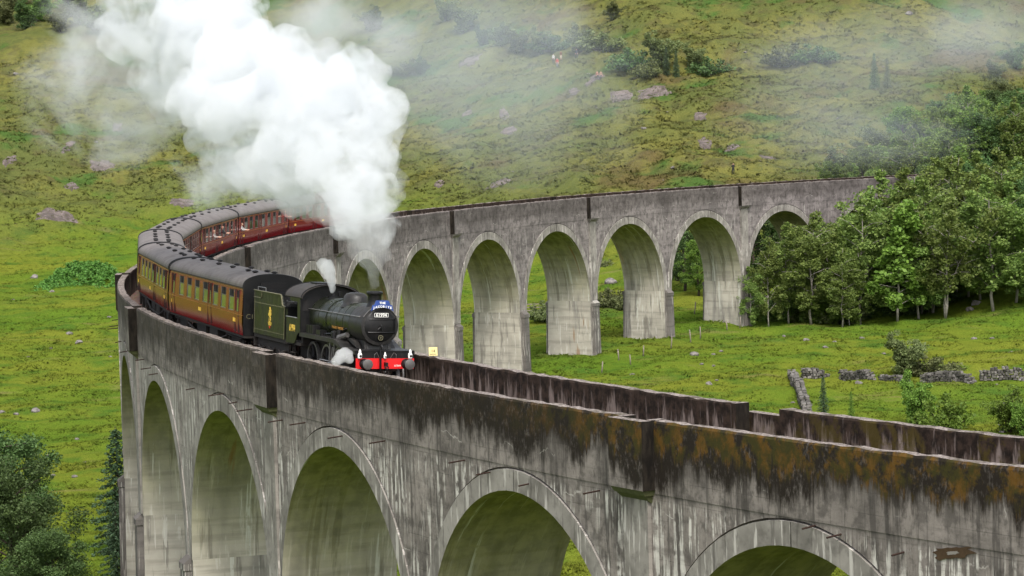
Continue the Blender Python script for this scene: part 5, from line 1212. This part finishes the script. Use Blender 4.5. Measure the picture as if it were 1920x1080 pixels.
def people():
    g = 'walkers on the hillside'
    for u, v, lb, top, legs, pose, bare in ((1375, 329, 'person in black standing alone on the hillside above the viaduct', (.012, .012, .014), (.012, .012, .014), 'photo', False),
            (1038, 120, 'person in a white top with a dark pack, left of the hillside group', (.42, .42, .41), (.05, .06, .09), 'stand', False), (1052, 114, 'person in a brown jacket and pale shorts at the back of the hillside group', (.17, .06, .03), (.55, .45, .36), 'photo', True),
            (1045, 128, 'person in a red jacket at the front of the hillside group', (.4, .03, .03), (.12, .14, .2), 'stand', False), (1081, 112, 'person in dark clothes standing apart right of the hillside group', (.02, .025, .04), (.04, .05, .07), 'walk', False),
            (1120, 152, 'person in an orange top seated on the flat rock, left of a pair', (.3, .15, .1), (.05, .06, .08), 'sit', False), (1127, 152, 'person in a pale orange top seated on the flat rock, right of a pair', (.3, .2, .15), (.06, .07, .09), 'sit', False)):
        x, y, z = ground(u, v); person(x, y, z+(0 if pose != 'sit' else -.15), rnd.uniform(-.5, .5), lb, top, legs, pose=pose, group=g, bare=bare)
    # passengers leaning from the inner windows of the far coaches
    P = 19.36
    for i, (ci, lx, lb, top) in enumerate(((4, 1.0, 'passenger in a black top leaning far out of a coach window on the bend', (.01, .01, .012)), (4, -3.4, 'passenger in a pale top leaning from the coach on the bend, nearer the camera', (.3, .27, .25)), (5, -8.3, 'passenger in a white top leaning from the end door of the far coach', (.42, .4, .39)), (5, 8.2, 'passenger in a pink top leaning from the coach next to the smoke', (.35, .14, .13)), (3, -7.5, 'passenger in a red top leaning out close to the near bend', (.5, .1, .08)))):
        a = 34.5+15.95+CL/2+ci*P; t = TH0+a/PITCH*DTH; s = -1.12
        ca = Vector((math.sin(t), -math.cos(t), 0)); ra = Vector((math.cos(t), math.sin(t), 0)); p = Vector(PA(a, 0, ZR))+ca*lx+ra*s
        person(p.x, p.y, p.z+1.2, math.atan2(-ra.y, -ra.x)+math.pi/2, lb, top, (.03, .03, .05), pose='lean', group='passengers leaning from the train').rotation_euler[0] = R_(14)

# ------------------------------------------------------------------ steam and smoke
def volmat(name, density, col=(.985, .985, .99), aniso=.15):
    m_ = bpy.data.materials.new(name); m_.use_nodes = True; t = m_.node_tree; t.nodes.remove(t.nodes['Principled BSDF']); v = t.nodes.new('ShaderNodeVolumePrincipled')
    v.inputs['Color'].default_value = (*col, 1); v.inputs['Density'].default_value = density; v.inputs['Anisotropy'].default_value = aniso
    t.links.new(v.outputs[0], t.nodes['Material Output'].inputs['Volume']); m_.cycles.homogeneous_volume = True; return m_
def puff(name, balls, vox, bumps, mat, label, sub=2):
    bm = bmesh.new()
    for (c, r) in balls:
        bmesh.ops.create_icosphere(bm, subdivisions=sub, radius=r, matrix=Matrix.Translation(c))
    me = bpy.data.meshes.new(name); bm.to_mesh(me); bm.free(); o = bpy.data.objects.new(name, me); COL.objects.link(o)
    md = o.modifiers.new('r', 'REMESH'); md.mode = 'VOXEL'; md.voxel_size = vox
    sm = o.modifiers.new('s', 'SMOOTH'); sm.factor = .5; sm.iterations = 4
    for i, (size, st, kind) in enumerate(bumps):
        tx = bpy.data.textures.new(name+str(i), kind); 
        if kind == 'CLOUDS': tx.noise_scale = size; tx.noise_depth = 3
        else: tx.noise_scale = size; tx.distance_metric = 'DISTANCE'
        dm = o.modifiers.new('d', 'DISPLACE'); dm.texture = tx; dm.strength = st; dm.mid_level = .5; dm.texture_coords = 'GLOBAL'
    md = o.modifiers.new('r2', 'REMESH'); md.mode = 'VOXEL'; md.voxel_size = vox
    dg = bpy.context.evaluated_depsgraph_get(); m2 = bpy.data.meshes.new_from_object(o.evaluated_get(dg)); bpy.data.objects.remove(o)
    m2.name = name; m2.materials.clear(); m2.materials.append(mat); m2.polygons.foreach_set('use_smooth', [True]*len(m2.polygons))
    return tag(link(name, m2), label, 'smoke', kind='stuff')
def at(u, v, Y): d = ray(u, v); return Vector((d[0]*Y, Y, CAMZ+d[2]*Y))
def ball(u, v, r, Y): return (at(u, v, Y), r/FPX*Y)
def plumemat():
    # dense steam torn by two scales of noise
    k = NT('dense_white_smoke'); k.t.nodes.remove(k.b); p = k.n('ShaderNodeNewGeometry').outputs['Position']
    n = k.math('ADD', k.math('MULTIPLY', k.noise(p, .33, 2, .5), .5), k.math('MULTIPLY', k.noise(p, 1.15, 5, .66, .9), .5))
    vn = k.n('ShaderNodeVolumePrincipled'); vn.inputs['Color'].default_value = (.895, .91, .935, 1); vn.inputs['Anisotropy'].default_value = .1
    k.l(k.math('MULTIPLY', k.step(n, .41, .6), SMOKE_D), vn.inputs['Density']); k.l(vn.outputs[0], k.o.inputs['Volume']); k.m.cycles.volume_step_rate = .12; return k.m
def smoke():
    core = [(692, 425, 50, 126), (690, 395, 52, 126.5), (678, 370, 62, 127), (700, 345, 50, 127), (650, 335, 80, 128.5), (700, 300, 52, 128), (590, 320, 70, 131), (640, 270, 95, 130), (705, 250, 50, 129), (530, 300, 75, 134), (570, 240, 100, 133), (690, 215, 58, 131), (470, 290, 72, 138), (500, 220, 100, 137), (620, 190, 90, 133), (665, 150, 55, 132), (650, 112, 34, 132), (680, 120, 30, 132), (440, 230, 85, 141), (560, 160, 95, 136), (450, 170, 110, 141), (380, 190, 75, 146), (500, 120, 80, 140), (410, 110, 110, 145), (340, 130, 85, 150), (440, 60, 85, 144), (350, 60, 110, 150), (290, 40, 85, 155), (380, 0, 100, 148), (280, -30, 100, 156), (380, -70, 110, 150), (420, 320, 48, 141), (555, 345, 50, 132), (500, 335, 45, 136)]
    q = random.Random(6); balls = [ball(*b) for b in core]
    for u, v, r, Y in core:
        for i in range(7):
            a = q.uniform(0, 6.28); rr = r*q.uniform(.22, .4); dy = q.uniform(-1, .6)*r/FPX*Y*.8
            balls.append(ball(u+math.cos(a)*r*.8, v+math.sin(a)*r*.8, rr, Y+dy))
    puff('chimney_smoke', balls, .2, [(2.6, 2.6, 'CLOUDS'), (1.0, 1.3, 'CLOUDS'), (.42, .5, 'CLOUDS')], plumemat(), 'dense white smoke plume trailing back from the locomotive chimney')
    col = [(697, 535, 10, 124.3), (697, 518, 13, 124.5), (698, 500, 19, 124.8), (695, 482, 27, 125), (700, 465, 32, 125.3), (690, 450, 42, 125.6), (700, 430, 46, 126), (660, 415, 40, 126.5), (640, 390, 45, 127.5), (610, 385, 40, 130), (585, 390, 30, 132)]
    puff('smoke_column', [ball(*b) for b in col], .12, [(.7, .7, 'CLOUDS'), (.3, .25, 'CLOUDS')], volmat('thin_rising_smoke', .27, (.95, .96, .98)), 'thin rising smoke just above the locomotive chimney')
    # thin, uneven smoke: noise inside soft ellipsoids
    def cloud(u, v, ru, rv, Y, depth, dens, scale, thr, label, tilt=0., stretch=(1, 1, 1), col=(.93, .95, 1.)):
        c = at(u, v, Y); bm = bmesh.new(); bmesh.ops.create_icosphere(bm, subdivisions=3, radius=1.); me = bpy.data.meshes.new('thin_smoke'); bm.to_mesh(me); bm.free()
        k = NT('thin_uneven_smoke'); k.t.nodes.remove(k.b); ob = k.coord(); ln = k.n('ShaderNodeVectorMath'); ln.operation = 'LENGTH'; k.l(ob, ln.inputs[0])
        ge = k.n('ShaderNodeNewGeometry').outputs['Position']
        n1 = k.noise(k.map(ge, stretch), scale, 5, .62, .6)
        f = k.step(k.math('ADD', k.math('MULTIPLY', k.math('SUBTRACT', n1, .5), 2.4), k.math('SUBTRACT', .62-thr, k.math('MULTIPLY', ln.outputs['Value'], .62))), 0., .55)
        f = k.math('MULTIPLY', f, k.step(ln.outputs['Value'], 1., .8))
        vn = k.n('ShaderNodeVolumePrincipled'); vn.inputs['Color'].default_value = (*col, 1); vn.inputs['Anisotropy'].default_value = .1; k.l(k.math('MULTIPLY', f, dens), vn.inputs['Density']); k.l(vn.outputs[0], k.o.inputs['Volume'])
        k.m.cycles.volume_step_rate = .5
        me.materials.append(k.m); o = link('thin_smoke', me); o.location = c; o.scale = (ru/FPX*Y, depth, rv/FPX*Y); o.rotation_euler = (0, tilt, 0)
        return tag(o, label, 'smoke', kind='stuff')
    cloud(225, 120, 230, 230, 160, 6, .26, .22, .1, 'thin grey smoke fringing the left side of the white plume', 0., col=(.94, .96, 1.))
    cloud(470, 330, 190, 95, 138, 3.0, .36, .4, .1, 'wisps of smoke hanging under the white plume above the coaches')
    cloud(620, 60, 190, 140, 150, 5, .14, .25, .12, 'thin smoke spreading from the top right of the plume')
    cloud(900, 140, 480, 250, 350, 26, .0125, .045, .02, 'faint smoke drifting over the hillside behind the plume', .12, (.55, .7, 1.3), (.84, .9, 1.))
    cloud(1560, 160, 430, 210, 390, 22, .0105, .04, .04, 'faint smoke drifting across the upper right hillside', -.05, (.55, .7, 1.3), (.84, .9, 1.))
    cloud(1880, 20, 170, 150, 400, 18, .013, .05, .06, 'faint smoke patch in the upper right corner', 0., (.6, .7, 1.2), (.84, .9, 1.))
    puff('safety_valve_steam', [ball(*b) for b in [(624, 540, 8, 128), (622, 528, 11, 128.2), (617, 515, 13, 128.4), (613, 502, 15, 128.6), (606, 494, 12, 128.8), (620, 508, 12, 128.4)]], .06, [(.35, .3, 'CLOUDS'), (.14, .12, 'CLOUDS')], volmat('valve_steam', 2.2), 'white steam blowing from the safety valves before the cab')
    puff('cylinder_steam', [ball(*b) for b in [(640, 668, 14, 119.9), (650, 664, 11, 119.9), (632, 676, 10, 119.8), (655, 672, 9, 119.9), (645, 658, 9, 119.9)]], .05, [(.3, .28, 'CLOUDS'), (.12, .12, 'CLOUDS')], volmat('cylinder_steam', 2.6), 'white steam puff beside the front cylinder of the locomotive')
SMOKE_D = 1.1
mats_setting()
M['corbel'] = plain('mossy_corbel', (.07, .075, .03), .9)
M['spall'] = plain('broken_brown_facing', (.062, .04, .023), .95, .1)
M['cream'] = plain('cream_board', (.75, .62, .28), .6)
M['blackpaint'] = plain('black_paint', (.012, .012, .013), .5)
terrain()
viaduct()
train_mats(); train()
veg_mats(); posts(); rocks(); stone_walls(); woods(); ground_cover(); people(); smoke()

def tell_apart():
    # same looking things are told apart by their place in the row
    words = ['leftmost', 'second from left', 'third from left', 'fourth from left', 'fifth from left', 'sixth from left', 'seventh from left', 'eighth from left', 'ninth from left', 'tenth from left', 'eleventh from left', 'twelfth from left', 'thirteenth from left', 'fourteenth from left', 'fifteenth from left', 'sixteenth from left', 'seventeenth from left']
    sets = {}
    for o in SC.objects:
        if o.parent is None and o.get('group') in ('bushes on the hillside', 'old fence posts', 'trees of the wood at the end of the viaduct', 'trees on the slope above the wood') and o.get('label'):
            if 'second row' in o['label'] or 'behind the front row' in o['label'] or 'between the front birches' in o['label'] or 'low in the wood' in o['label']: continue
            sets.setdefault(o['label'], []).append(o)
    def sx(o):
        d = np.array(o.location)-np.array([0, 0, CAMZ]); return float(d@RT/(d@FW))
    for lb, os_ in sets.items():
        if 1 < len(os_) <= 17:
            for w_, o in zip(words, sorted(os_, key=sx)): o['label'] = lb+', '+w_
tell_apart()
